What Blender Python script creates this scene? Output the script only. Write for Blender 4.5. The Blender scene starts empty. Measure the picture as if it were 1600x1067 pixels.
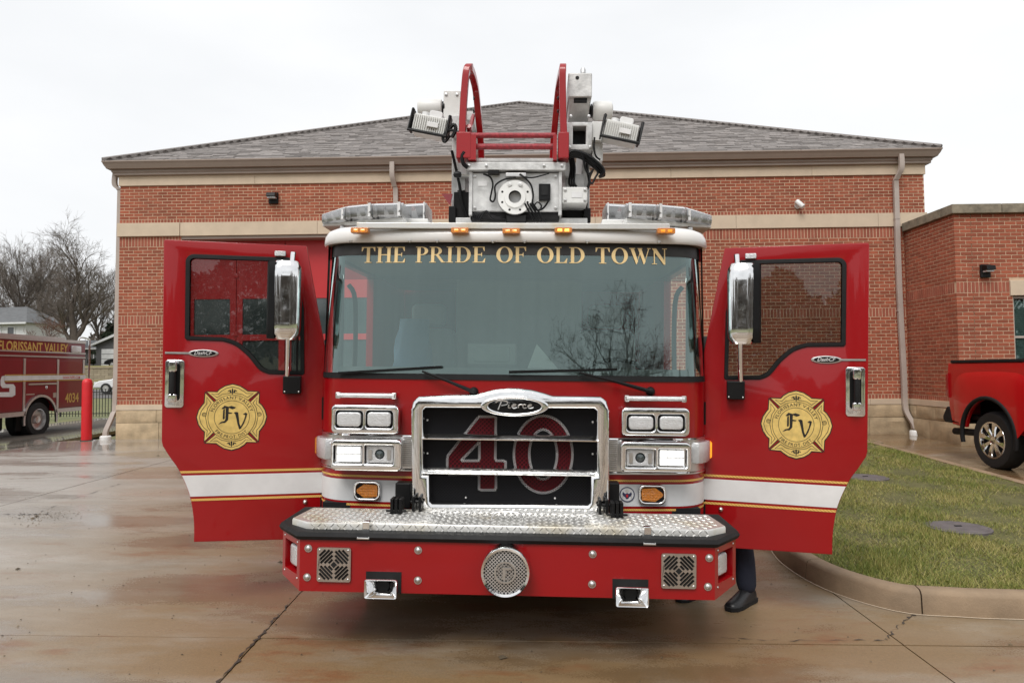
import bpy, bmesh, math, random
import numpy as np
from mathutils import Vector, Matrix

# ------------------------------------------------------------------ camera, world, sun, exposure
sc = bpy.context.scene
FPX, CX, CY = 1067.0, 800.0, 533.5          # photo: 1600 x 1067, 24 mm equivalent
PITCH, ROLL = math.radians(2.4), 0.009
CAM = np.array([0, 0, 1.55])
Fw = np.array([0, math.cos(PITCH), math.sin(PITCH)])
U0 = np.array([0, -math.sin(PITCH), math.cos(PITCH)])
Rt = np.array([1., 0, 0])*math.cos(ROLL) - U0*math.sin(ROLL)
Up = U0*math.cos(ROLL) + np.array([1., 0, 0])*math.sin(ROLL)
cd = bpy.data.cameras.new('camera'); cam = bpy.data.objects.new('camera', cd)
sc.collection.objects.link(cam); sc.camera = cam
cd.sensor_width = 36; cd.lens = 36*FPX/1600; cd.clip_start = .05; cd.clip_end = 2000
cam.matrix_world = Matrix(((Rt[0], Up[0], -Fw[0], CAM[0]), (Rt[1], Up[1], -Fw[1], CAM[1]), (Rt[2], Up[2], -Fw[2], CAM[2]), (0, 0, 0, 1)))
sc.render.resolution_x = 1024; sc.render.resolution_y = 682

SUN_EL, SUN_AZ = math.radians(54), math.radians(200)     # azimuth from +Y, clockwise: behind the camera
w = bpy.data.worlds.new('World'); sc.world = w; w.use_nodes = True
nt = w.node_tree; nt.nodes.clear()
o_ = nt.nodes.new('ShaderNodeOutputWorld'); bg = nt.nodes.new('ShaderNodeBackground')
sky = nt.nodes.new('ShaderNodeTexSky'); sky.sky_type = 'NISHITA'; sky.sun_disc = False
sky.sun_elevation = SUN_EL; sky.sun_rotation = SUN_AZ; sky.air_density = 1.0; sky.dust_density = 3.0
tc = nt.nodes.new('ShaderNodeTexCoord'); mp = nt.nodes.new('ShaderNodeMapping'); mp.inputs['Scale'].default_value = (1, 1, 2.6)
no = nt.nodes.new('ShaderNodeTexNoise'); no.inputs['Scale'].default_value = 1.6; no.inputs['Detail'].default_value = 5; no.inputs['Roughness'].default_value = .5
rp = nt.nodes.new('ShaderNodeValToRGB')
rp.color_ramp.elements[0].position = .30; rp.color_ramp.elements[0].color = (5.8, 5.92, 6.05, 1)
rp.color_ramp.elements[1].position = .70; rp.color_ramp.elements[1].color = (7.0, 7.03, 7.06, 1)
mx = nt.nodes.new('ShaderNodeMix'); mx.data_type = 'RGBA'; mx.inputs['Factor'].default_value = .94   # a closed cloud deck over a Nishita sky
nt.links.new(tc.outputs['Generated'], mp.inputs['Vector']); nt.links.new(mp.outputs[0], no.inputs['Vector'])
nt.links.new(no.outputs['Fac'], rp.inputs['Fac'])
nt.links.new(sky.outputs[0], mx.inputs['A']); nt.links.new(rp.outputs[0], mx.inputs['B'])
nt.links.new(mx.outputs['Result'], bg.inputs['Color']); bg.inputs['Strength'].default_value = .1
nt.links.new(bg.outputs[0], o_.inputs['Surface'])
sl = bpy.data.lights.new('sun', 'SUN'); sun = bpy.data.objects.new('sun', sl); sc.collection.objects.link(sun)
sl.energy = 1.5; sl.angle = math.radians(30); sl.color = (1, .97, .93)
sd = Vector((math.sin(SUN_AZ)*math.cos(SUN_EL), math.cos(SUN_AZ)*math.cos(SUN_EL), math.sin(SUN_EL)))
sun.rotation_euler = (-sd).to_track_quat('-Z', 'Y').to_euler()
sc.view_settings.view_transform = 'Standard'; sc.view_settings.look = 'None'
sc.view_settings.exposure = 0.62; sc.view_settings.gamma = 1; sc.view_settings.use_curve_mapping = False
sc.render.engine = 'CYCLES'
sc.cycles.use_denoising = True
sc.cycles.max_bounces = 10; sc.cycles.transparent_max_bounces = 16; sc.cycles.glossy_bounces = 5
sc.cycles.caustics_reflective = False; sc.cycles.caustics_refractive = False

# ------------------------------------------------------------------ pixel -> place helpers
def ray(px, py): return Fw + Rt*((px-CX)/FPX) - Up*((py-CY)/FPX)
class Frame:
    def __init__(s, o, yaw, cx, cy):
        X = np.array([math.cos(yaw), -math.sin(yaw), cx]); X /= np.linalg.norm(X)
        Y = np.array([math.sin(yaw), math.cos(yaw), cy]); Y -= X*(X @ Y); Y /= np.linalg.norm(Y)
        s.X, s.Y, s.Z = X, Y, np.cross(X, Y); s.o = np.array(o, float)
        s.M = Matrix([[X[i], Y[i], s.Z[i], s.o[i]] for i in range(3)] + [[0, 0, 0, 1]])
    def at(s, px, py, y):                      # pixel -> point of the plane y = const of this frame
        d = ray(px, py); t = ((s.o+s.Y*y-CAM) @ s.Y)/(d @ s.Y); p = CAM+d*t-s.o
        return (p @ s.X, p @ s.Z)
    def xat(s, px, py, x):                     # pixel -> point of the plane x = const
        d = ray(px, py); t = ((s.o+s.X*x-CAM) @ s.X)/(d @ s.X); p = CAM+d*t-s.o
        return (p @ s.Y, p @ s.Z)
TR = Frame((-.058, 3.73, -.01), .034, -.02, .018)     # the ladder truck: stands on the apron's cross fall
BL = Frame((0, 14.2, .18), .021, 0, 0)               # the fire station
WD = Frame((0, 0, 0), 0, 0, 0)
T = TR.at
def clamp(v, a, b): return max(a, min(b, v))
def ground_z(x, y):
    b = 1-clamp((y-6)/7.5, 0, 1)
    z = -.01+.018*(clamp(y, -30, 16)-3.73)-.02*(clamp(x, -9, 9)+.058)*b
    z -= clamp((-9.2-x)*.1, 0, .53)
    if y > 30: z += clamp((y-30)/15, 0, 1)*.75+clamp((y-45)/9, 0, 1)*.45+clamp((y-55)/.3, 0, 1)*1.45
    return z

# ------------------------------------------------------------------ mesh helpers
COL = sc.collection
def tag(o, label=None, cat=None, group=None, kind=None):
    for k, v in (('label', label), ('category', cat), ('group', group), ('kind', kind)):
        if v: o[k] = v
    return o
def empty(name, M=None, label=None, cat=None, group=None, kind=None):
    o = bpy.data.objects.new(name, None); COL.objects.link(o)
    o.empty_display_size = .2
    if M is not None: o.matrix_world = M
    return tag(o, label, cat, group, kind)
def copy_tree(o, parent=None):
    c = o.copy(); COL.objects.link(c); c.parent = parent
    for ch in list(o.children): copy_tree(ch, c)
    return c
def rrect(x0, x1, z0, z1, r, n=5):
    out = []
    for cx, cz, a0 in ((x1-r, z1-r, 0), (x0+r, z1-r, 90), (x0+r, z0+r, 180), (x1-r, z0+r, 270)):
        for k in range(n+1):
            a = math.radians(a0+90*k/n); out.append((cx+r*math.cos(a), cz+r*math.sin(a)))
    return out
def ellipse(cx, cz, rx, rz, n=32, a0=0): return [(cx+rx*math.cos(a0+2*math.pi*k/n), cz+rz*math.sin(a0+2*math.pi*k/n)) for k in range(n)]
def smooth_path(pts, sub=4):
    P = [Vector(p) for p in pts]; out = []
    for i in range(len(P)-1):
        a, b, c, d = P[max(i-1, 0)], P[i], P[i+1], P[min(i+2, len(P)-1)]
        for k in range(sub):
            t = k/sub
            out.append(.5*((2*b)+(c-a)*t+(2*a-5*b+4*c-d)*t*t+(3*b-a-3*c+d)*t**3))
    return out+[P[-1]]
def curve_mesh(outlines, half, bevel):
    cu = bpy.data.curves.new('tmp', 'CURVE'); cu.dimensions = '2D'; cu.fill_mode = 'BOTH'
    cu.extrude = max(half-bevel, 0); cu.bevel_depth = bevel; cu.bevel_resolution = 2; cu.offset = -bevel
    for ol in outlines:
        sp = cu.splines.new('POLY'); sp.points.add(len(ol)-1)
        for p, q in zip(sp.points, ol): p.co = (q[0], q[1], 0, 1)
        sp.use_cyclic_u = True
    return _take(cu)
def _take(cu):
    o = bpy.data.objects.new('tmp', cu); COL.objects.link(o)
    dg = bpy.context.evaluated_depsgraph_get()
    me = bpy.data.meshes.new_from_object(o.evaluated_get(dg))
    v = [tuple(x.co) for x in me.vertices]; f = [tuple(p.vertices) for p in me.polygons]
    bpy.data.objects.remove(o); bpy.data.curves.remove(cu); bpy.data.meshes.remove(me)
    return v, f
_tc = {}
def text_mesh(s, bold=0.0, shear=0.0):
    k = (s, bold, shear)
    if k not in _tc:
        cu = bpy.data.curves.new('tmp', 'FONT'); cu.body = s; cu.size = 1; cu.offset = bold; cu.shear = shear; cu.resolution_u = 3; cu.fill_mode = 'FRONT'
        _tc[k] = _take(cu)
    return _tc[k]
class MB:
    def __init__(s, xf=None): s.v, s.f, s.xf = [], [], xf
    def add(s, vs, fs):
        b = len(s.v)
        for p in vs: s.v.append(tuple(s.xf(*p)) if s.xf else tuple(p))
        for f in fs: s.f.append(tuple(b+i for i in f))
        return s
    def poly(s, pts): return s.add(pts, [tuple(range(len(pts)))])
    def box(s, x0, x1, y0, y1, z0, z1):
        v = [(x, y, z) for x in (x0, x1) for y in (y0, y1) for z in (z0, z1)]
        return s.add(v, [(0, 1, 3, 2), (4, 6, 7, 5), (0, 4, 5, 1), (2, 3, 7, 6), (0, 2, 6, 4), (1, 5, 7, 3)])
    def obox(s, c, ax, ay, az):                # oriented box: centre and three half-axis vectors
        c, ax, ay, az = map(Vector, (c, ax, ay, az))
        v = [c+ax*i+ay*j+az*k for i in (-1, 1) for j in (-1, 1) for k in (-1, 1)]
        return s.add(v, [(0, 1, 3, 2), (4, 6, 7, 5), (0, 4, 5, 1), (2, 3, 7, 6), (0, 2, 6, 4), (1, 5, 7, 3)])
    def prism(s, pts, y0, y1):                 # (x,z) outline pushed along y
        n = len(pts); v = [(p[0], y0, p[1]) for p in pts]+[(p[0], y1, p[1]) for p in pts]
        return s.add(v, [tuple(range(n)), tuple(range(2*n-1, n-1, -1))]+[(i, (i+1) % n, n+(i+1) % n, n+i) for i in range(n)])
    def zprism(s, pts, z0, z1):                # (x,y) outline pushed along z
        n = len(pts); v = [(p[0], p[1], z0) for p in pts]+[(p[0], p[1], z1) for p in pts]
        return s.add(v, [tuple(range(n)), tuple(range(2*n-1, n-1, -1))]+[(i, (i+1) % n, n+(i+1) % n, n+i) for i in range(n)])
    def xprism(s, pts, x0, x1):                # (y,z) outline pushed along x
        n = len(pts); v = [(x0, p[0], p[1]) for p in pts]+[(x1, p[0], p[1]) for p in pts]
        return s.add(v, [tuple(range(n)), tuple(range(2*n-1, n-1, -1))]+[(i, (i+1) % n, n+(i+1) % n, n+i) for i in range(n)])
    def plate(s, outlines, y0, y1, bevel=0.0):  # (x,z) outlines with holes, y0 .. y1
        v, f = curve_mesh(outlines, abs(y1-y0)/2, bevel); m = (y0+y1)/2
        return s.add([(p[0], m-p[2], p[1]) for p in v], f)
    def text(s, body, x, z, size, y, bold=0, shear=0, sx=1, align='C'):
        v, f = text_mesh(body, bold, shear); xs = [p[0] for p in v]; lo, hi = min(xs), max(xs)
        off = {'C': (lo+hi)/2, 'L': lo, 'R': hi}[align]
        return s.add([(x+(p[0]-off)*size*sx, y, z+p[1]*size) for p in v], f)
    def rows(s, rows, closed=False):           # loft of equally long rows of points
        n = len(rows[0]); v = [p for r in rows for p in r]; f = []
        for i in range(len(rows)-1):
            for j in range(n if closed else n-1):
                k = (j+1) % n; f.append((i*n+j, i*n+k, (i+1)*n+k, (i+1)*n+j))
        return s.add(v, f)
    def tube(s, path, r, n=8, caps=True):
        P = [Vector(p) for p in path]; R = r if isinstance(r, (list, tuple)) else [r]*len(P)
        ref = None; rows = []
        for i, p in enumerate(P):
            t = (P[min(i+1, len(P)-1)]-P[max(i-1, 0)]).normalized()
            if ref is None: ref = t.orthogonal().normalized()
            a = (ref-t*ref.dot(t)).normalized(); b = t.cross(a); ref = a
            rows.append([p+(a*math.cos(2*math.pi*k/n)+b*math.sin(2*math.pi*k/n))*R[i] for k in range(n)])
        v = [q for r_ in rows for q in r_]; f = []
        for i in range(len(rows)-1):
            for k in range(n): f.append((i*n+k, i*n+(k+1) % n, (i+1)*n+(k+1) % n, (i+1)*n+k))
        if caps: f += [tuple(range(n-1, -1, -1)), tuple(range((len(rows)-1)*n, len(rows)*n))]
        return s.add(v, f)
    def cyl(s, p0, p1, r0, r1=None, n=24): return s.tube([p0, p1], [r0, r0 if r1 is None else r1], n)
    def lathe(s, c, axis, prof, n=32, a0=0):   # prof: (distance along axis, radius)
        c, ax = Vector(c), Vector(axis).normalized(); a = ax.orthogonal().normalized(); b = ax.cross(a)
        rows = [[c+ax*h+(a*math.cos(2*math.pi*k/n+a0)+b*math.sin(2*math.pi*k/n+a0))*max(r, 1e-4) for k in range(n)] for h, r in prof]
        return s.rows(rows, True)
    def dome(s, c, axis, r, h, n=10):
        return s.lathe(c, axis, [(0, r), (h*.5, r*.9), (h*.85, r*.55), (h, 0)], n)
    def build(s, name, m, parent=None, smooth=40, bevel=0, seg=2, label=None, kind=None, recalc=True):
        me = bpy.data.meshes.new(name); me.from_pydata(s.v, [], s.f)
        if recalc or bevel:
            bm = bmesh.new(); bm.from_mesh(me); bmesh.ops.remove_doubles(bm, verts=bm.verts, dist=1e-5)
            if recalc: bmesh.ops.recalc_face_normals(bm, faces=bm.faces)
            bm.to_mesh(me); bm.free()
        if smooth: me.shade_smooth(); me.set_sharp_from_angle(angle=math.radians(smooth))
        o = bpy.data.objects.new(name, me); COL.objects.link(o); me.materials.append(m)
        if parent: o.parent = parent
        if bevel:
            b = o.modifiers.new('bevel', 'BEVEL'); b.width = bevel; b.segments = seg; b.limit_method = 'ANGLE'; b.angle_limit = math.radians(40); b.harden_normals = True
        return tag(o, label, kind=kind)
def raw_mesh(name, V, F, m, parent=None, kind=None):      # V (n,3), F (k,m) arrays, fast
    me = bpy.data.meshes.new(name); V = np.asarray(V, np.float32); F = np.asarray(F, np.int32)
    me.vertices.add(len(V)); me.vertices.foreach_set('co', V.ravel())
    k = F.shape[1]; me.loops.add(F.size); me.loops.foreach_set('vertex_index', F.ravel())
    me.polygons.add(len(F)); me.polygons.foreach_set('loop_start', np.arange(0, F.size, k, dtype=np.int32)); me.polygons.foreach_set('loop_total', np.full(len(F), k, np.int32))
    me.update(calc_edges=True); me.validate(); me.shade_flat()
    o = bpy.data.objects.new(name, me); COL.objects.link(o); me.materials.append(m)
    if parent: o.parent = parent
    return tag(o, kind=kind)
BOXF = np.array([(0, 1, 3, 2), (4, 6, 7, 5), (0, 4, 5, 1), (2, 3, 7, 6), (0, 2, 6, 4), (1, 5, 7, 3)])
def boxes_mesh(name, boxes, m, parent=None, kind=None):
    B = np.array(boxes, np.float64); n = len(B); V = np.empty((n, 8, 3)); i = 0
    for a in (0, 1):
        for b in (2, 3):
            for c in (4, 5): V[:, i, 0] = B[:, a]; V[:, i, 1] = B[:, b]; V[:, i, 2] = B[:, c]; i += 1
    F = (BOXF[None]+8*np.arange(n)[:, None, None]).reshape(-1, 4)
    F = F[:, ::-1]
    return raw_mesh(name, V.reshape(-1, 3), F, m, parent, kind)

# ------------------------------------------------------------------ materials
def nodes(name):
    m = bpy.data.materials.new(name); m.use_nodes = True; nt = m.node_tree
    return m, nt, nt.nodes['Principled BSDF'], nt.links.new
def N(nt, t, **k):
    n = nt.nodes.new('ShaderNode'+t)
    for a, v in k.items():
        if a in n.inputs: n.inputs[a].default_value = v
        else: setattr(n, a, v)
    return n
def pos(nt, scale=(1, 1, 1), coord='Object'):
    c = N(nt, 'TexCoord'); m = N(nt, 'Mapping'); m.inputs['Scale'].default_value = scale
    nt.links.new(c.outputs[coord], m.inputs['Vector']); return m.outputs[0]
def noise(nt, vec, scale, detail=4, rough=.55):
    n = N(nt, 'TexNoise', Scale=scale, Detail=detail, Roughness=rough); nt.links.new(vec, n.inputs['Vector']); return n.outputs['Fac']
def ramp(nt, fac, stops):
    r = N(nt, 'ValToRGB'); e = r.color_ramp.elements
    while len(e) < len(stops): e.new(.5)
    for x, (p, c) in zip(e, stops): x.position = p; x.color = (*c, 1) if len(c) == 3 else c
    nt.links.new(fac, r.inputs['Fac']); return r.outputs['Color']
def math_(nt, op, a, b=None, c=None):
    n = N(nt, 'Math', operation=op)
    for i, x in enumerate((a, b, c)):
        if x is None: continue
        if isinstance(x, (int, float)): n.inputs[i].default_value = x
        else: nt.links.new(x, n.inputs[i])
    return n.outputs[0]
def mix(nt, fac, a, b, mode='MIX'):
    n = N(nt, 'Mix', data_type='RGBA', blend_type=mode)
    for k, x in (('Factor', fac), ('A', a), ('B', b)):
        if isinstance(x, (int, float)): n.inputs[k].default_value = x
        elif isinstance(x, tuple): n.inputs[k].default_value = (*x, 1)
        else: nt.links.new(x, n.inputs[k])
    return n.outputs['Result']
def bump(nt, h, strength, dist=.01):
    n = N(nt, 'Bump', Strength=strength, Distance=dist); nt.links.new(h, n.inputs['Height']); return n.outputs[0]
def mat(name, col, rough=.5, metal=0, var=.12, vscale=4, rvar=.1, coat=0, bmp=0, bscale=60, island=0, spec=.5, emit=0, ecol=None, big=0):
    m, nt, b, L = nodes(name); p = pos(nt)
    f = noise(nt, p, vscale, 6, .6)
    c = ramp(nt, f, [(.25, tuple(x*(1-var) for x in col)), (.75, tuple(min(1, x*(1+var)) for x in col))])
    if island:
        g = N(nt, 'NewGeometry'); oi = N(nt, 'ObjectInfo')
        r = math_(nt, 'FRACT', math_(nt, 'ADD', g.outputs['Random Per Island'], oi.outputs['Random']))
        k = math_(nt, 'MULTIPLY_ADD', r, 2*island, 1-island)
        h = N(nt, 'HueSaturation'); L(c, h.inputs['Color']); L(k, h.inputs['Value']); c = h.outputs[0]
    if big:
        gp = N(nt, 'NewGeometry'); gm_ = N(nt, 'Mapping'); gm_.inputs['Scale'].default_value = (1.3, 1.3, .45); L(gp.outputs['Position'], gm_.inputs[0])
        c = mix(nt, 1.0, c, ramp(nt, noise(nt, gm_.outputs[0], .9, 6, .6), [(.3, (1-big*1.3,)*3), (.7, (1+big*.5,)*3)]), 'MULTIPLY')
    L(c, b.inputs['Base Color'])
    L(math_(nt, 'MULTIPLY_ADD', noise(nt, p, vscale*2.3, 5), rvar*2, rough-rvar), b.inputs['Roughness'])
    b.inputs['Metallic'].default_value = metal; b.inputs['Specular IOR Level'].default_value = spec
    b.inputs['Coat Weight'].default_value = coat; b.inputs['Coat Roughness'].default_value = .04
    if bmp: L(bump(nt, noise(nt, p, bscale, 4), bmp), b.inputs['Normal'])
    if emit: b.inputs['Emission Color'].default_value = (*(ecol or col), 1); b.inputs['Emission Strength'].default_value = emit
    return m
def glass(name, tint, gain=1.6, rough=.0, drops=0, ior=1.5, gcol=(1, 1, 1), streaks=0):
    m, nt, b, L = nodes(name); nt.nodes.remove(b)
    t = N(nt, 'BsdfTransparent'); t.inputs['Color'].default_value = (*tint, 1)
    g = N(nt, 'BsdfGlossy', Roughness=rough); g.inputs['Color'].default_value = (*gcol, 1)
    fr = N(nt, 'Fresnel', IOR=ior); k = math_(nt, 'MULTIPLY', fr.outputs[0], gain); ms = N(nt, 'MixShader')
    if drops:
        p = pos(nt); v = N(nt, 'TexVoronoi', Scale=150.0); L(p, v.inputs['Vector'])
        h = math_(nt, 'SUBTRACT', .3, v.outputs['Distance']); h = math_(nt, 'MAXIMUM', h, 0)
        h = math_(nt, 'MULTIPLY', h, math_(nt, 'GREATER_THAN', noise(nt, p, 30, 3), .5))
        nb = bump(nt, h, drops, .004); L(nb, g.inputs['Normal']); L(nb, fr.inputs['Normal'])
        k = math_(nt, 'ADD', k, math_(nt, 'MULTIPLY', h, .25))
    if streaks:
        sn = noise(nt, pos(nt, (26, 3, .7)), 1.0, 6, .7); k = math_(nt, 'MULTIPLY', k, math_(nt, 'MULTIPLY_ADD', sn, 2*streaks, 1-streaks))
    k = math_(nt, 'MINIMUM', k, 1)
    L(k, ms.inputs[0]); L(t.outputs[0], ms.inputs[1]); L(g.outputs[0], ms.inputs[2]); L(ms.outputs[0], nt.nodes['Material Output'].inputs['Surface'])
    return m
M = {}
def paint(name, col, wet=.25, rough=.32):
    m, nt, b, L = nodes(name); p = pos(nt)
    L(ramp(nt, noise(nt, p, 1.5, 3), [(.3, tuple(x*.93 for x in col)), (.7, tuple(x*1.05 for x in col))]), b.inputs['Base Color'])
    b.inputs['Roughness'].default_value = rough; b.inputs['Specular IOR Level'].default_value = .25; b.inputs['Coat Weight'].default_value = .6; b.inputs['Coat Roughness'].default_value = .05
    v = N(nt, 'TexVoronoi', Scale=170.0); L(p, v.inputs['Vector'])
    d = math_(nt, 'MAXIMUM', math_(nt, 'SUBTRACT', .28, v.outputs['Distance']), 0)
    d = math_(nt, 'MULTIPLY', d, math_(nt, 'GREATER_THAN', noise(nt, p, 45, 3), .56))
    nb = bump(nt, d, wet, .004); L(nb, b.inputs['Coat Normal'])
    return m
M['red'] = paint('red paint', (.32, .0035, .0065)); M['white_paint'] = paint('white paint', (.74, .73, .71), .15)
M['engine_red'] = paint('dark red paint', (.22, .010, .018)); M['pickup_red'] = paint('pickup red paint', (.50, .006, .008))
def chrome_mat(name, col, rough, dirt=.35, drops=.3):
    m, nt, b, L = nodes(name); p = pos(nt)
    f = noise(nt, p, 9, 6, .65)
    L(ramp(nt, f, [(.3, tuple(x*(1-dirt*.5) for x in col)), (.6, col)]), b.inputs['Base Color']); b.inputs['Metallic'].default_value = 1
    L(math_(nt, 'MULTIPLY_ADD', f, .07, rough-.02), b.inputs['Roughness'])
    v = N(nt, 'TexVoronoi', Scale=190.0); L(p, v.inputs['Vector'])
    d = math_(nt, 'MAXIMUM', math_(nt, 'SUBTRACT', .3, v.outputs['Distance']), 0)
    d = math_(nt, 'MULTIPLY', d, math_(nt, 'GREATER_THAN', noise(nt, p, 22, 4), .52))
    L(bump(nt, d, drops, .004), b.inputs['Normal']); return m
M['chrome'] = chrome_mat('wet chrome', (.88, .88, .88), .03, .3, .12)
M['alu'] = mat('brushed aluminium', (.62, .61, .60), .34, 1, .1, 12, .1)
M['steel'] = mat('stainless plate', (.55, .50, .46), .38, 1, .12, 14, .1)
M['grey_metal'] = mat('grey ladder metal', (.60, .60, .59), .45, .35, .3, 11, .15, bmp=.2)
M['white_part'] = mat('white coated metal', (.72, .72, .70), .4, 0, .1, 6, .1)
M['black'] = mat('black plastic', (.007, .007, .0075), .4, spec=.22, metal=0, var=.2, vscale=10) if True else mat('x', (.012, .012, .013), .4, 0, .2, 10, .1)
M['rubber'] = mat('black rubber', (.012, .012, .0125), .62, spec=.25, metal=0, var=.25, vscale=12, bmp=.15) if True else mat('x', (.018, .018, .019), .62, 0, .25, 12, .12, bmp=.15)
M['dark'] = mat('dark cavity', (.006, .006, .006), .8)
M['gold'] = mat('gold leaf', (.80, .58, .19), .38, .25, .22, 22, .1)
M['gold_flat'] = mat('gold film', (.62, .40, .09), .5, 0, .1, 18, .08)
M['letter_gold'] = mat('pale gold lettering', (.78, .58, .28), .42, 0, .1, 16, .08)
M['ink'] = mat('black ink', (.012, .010, .008), .5)
M['white_print'] = mat('white print', (.72, .72, .72), .5)
M['blue_print'] = mat('dark blue print', (.03, .035, .09), .5)
M['clear_lens'] = mat('clear ribbed lens', (.66, .67, .68), .16, .25, .12, 40, .08, coat=.6, bmp=.5, bscale=130)
M['bar_lens'] = glass('clear bar lens', (.82, .83, .84), 5.0, ior=1.5, rough=.25)
M['amber'] = mat('amber lens', (.62, .20, .010), .2, 0, .25, 60, .05, coat=.7, bmp=.5, bscale=160)
M['amber_lit'] = mat('lit amber lens', (.9, .28, .01), .2, 0, .2, 60, .05, coat=.6, emit=.55, ecol=(1, .33, .02))
M['lamp_lit'] = mat('lit headlamp', (.4, .4, .4), .2, emit=.85, ecol=(1, .98, .93))
M['glow_amber'] = mat('lit amber bulb', (1, .4, .05), .2, emit=4, ecol=(1, .36, .03))
M['grille_red'] = mat('dark red mesh', (.13, .012, .02), .55, 0, .2, 30, .1)
M['windshield'] = glass('windshield glass', (.76, .91, .87), 4.0, gcol=(.78, 1, .97), streaks=.12)
M['door_glass'] = glass('rain spotted door glass', (.58, .60, .58), 1.1, drops=.5)
M['pane_glass'] = mat('bay door glass', (.045, .06, .062), .06, 0, .2, 3, .03, spec=1.0)
M['seat'] = mat('grey seat cloth', (.18, .185, .19), .8); M['dash'] = mat('dash plastic', (.28, .285, .285), .5)
M['jacket'] = mat('blue jacket', (.10, .17, .26), .75)
M['navy'] = mat('navy uniform cloth', (.010, .013, .028), .85, bmp=.3, bscale=25); M['shoe'] = mat('black leather', (.010, .010, .011), .38)
M['skin'] = mat('skin', (.50, .30, .22), .55); M['hair'] = mat('dark hair', (.03, .02, .015), .7); M['uniform_blue'] = mat('blue uniform shirt', (.03, .05, .14), .8)
M['tyre'] = mat('tyre rubber', (.012, .012, .012), .7, bmp=.3, bscale=90)
M['bollard'] = mat('red bollard sleeve', (.60, .012, .018), .42, 0, .1, 5)
M['tan_metal'] = mat('taupe gutter metal', (.30, .24, .20), .5, 0, .08, 3)
M['spout'] = mat('beige downspout', (.42, .36, .32), .5, 0, .08, 3)
M['tan_stone'] = mat('smooth tan stone', (.58, .47, .35), .8, 0, .10, 3, bmp=.12, bscale=70, island=.05)
M['rock'] = mat('split tan stone', (.43, .33, .21), .9, 0, .30, 5, bmp=.5, bscale=30, island=.1)
M['coping'] = mat('weathered coping stone', (.22, .19, .14), .9, 0, .45, 6, bmp=.4, bscale=40, island=.1)
M['mortar'] = mat('tan mortar', (.58, .415, .285), .95, 0, .15, 5)
M['brick'] = mat('red brick', (.325, .088, .045), .88, 0, .18, 9, bmp=.25, bscale=90, island=.19, big=.14)
M['soldier'] = mat('red soldier brick', (.335, .098, .058), .88, 0, .16, 9, bmp=.25, bscale=90, island=.14, big=.12)
M['shingle'] = mat('grey shingles', (.225, .205, .195), .95, 0, .2, 14, bmp=.4, bscale=120, island=.26)
M['bay_red'] = mat('bay door red', (.46, .022, .026), .45, 0, .06, 2)
M['curb'] = mat('concrete kerb', (.25, .178, .112), .75, 0, .38, 2.5, bmp=.3, bscale=80)
M['pipe_white'] = mat('white plastic', (.75, .75, .74), .4)
M['siding'] = mat('white siding', (.62, .63, .64), .7); M['far_roof'] = mat('far grey roof', (.13, .135, .14), .9, 0, .2, 3)
M['far_dark'] = mat('dark far siding', (.10, .10, .105), .8); M['far_glass'] = mat('far window', (.05, .055, .06), .1, spec=.8)
M['bark'] = mat('grey brown bark', (.085, .068, .056), .95, 0, .3, 8); M['twig'] = mat('grey brown twigs', (.15, .125, .106), .95, 0, .2, 1)
M['red_twig'] = mat('reddish brown twigs', (.16, .085, .06), .95, 0, .2, 1); M['needles'] = mat('dark evergreen', (.028, .042, .020), .9, 0, .4, 2, island=.3)
M['car_white'] = paint('white car paint', (.7, .71, .72), 0); M['iron'] = mat('black iron', (.012, .012, .012), .5)
M['wall_block'] = mat('tan retaining block', (.30, .25, .18), .9, 0, .2, 2, island=.15)
M['lens_red'] = mat('red lamp lens', (.28, .004, .008), .15, 0, .1, 20, .04, coat=.8)
M['blind'] = mat('greenish blinds', (.30, .37, .36), .5)
M['lid'] = mat('valve cover', (.13, .115, .115), .7, .2, .25, 10, bmp=.4, bscale=60)
# mesh fabric of the grille
def _mesh_mat(name, a, b_, scale, rough=.5, metal=0):
    m, nt, b, L = nodes(name); c = N(nt, 'TexCoord'); mp = N(nt, 'Mapping'); mp.inputs['Rotation'].default_value = (0, math.radians(45), 0); L(c.outputs['Object'], mp.inputs[0])
    s = N(nt, 'SeparateXYZ'); L(mp.outputs[0], s.inputs[0])
    fx = math_(nt, 'PINGPONG', math_(nt, 'MULTIPLY', s.outputs[0], scale), 1); fz = math_(nt, 'PINGPONG', math_(nt, 'MULTIPLY', s.outputs[2], scale), 1)
    k = math_(nt, 'MAXIMUM', math_(nt, 'GREATER_THAN', fx, .72), math_(nt, 'GREATER_THAN', fz, .72))
    L(mix(nt, k, a, b_), b.inputs['Base Color']); b.inputs['Roughness'].default_value = rough; b.inputs['Metallic'].default_value = metal; b.inputs['Specular IOR Level'].default_value = .15; return m
M['mesh_black'] = _mesh_mat('black grille mesh', (.002, .002, .003), (.011, .011, .013), 150)
M['mesh_red'] = _mesh_mat('red grille mesh', (.012, .002, .003), (.12, .005, .010), 110)
M['perf'] = _mesh_mat('perforated speaker face', (.03, .03, .03), (.6, .58, .56), 150, .4, .6)
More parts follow.
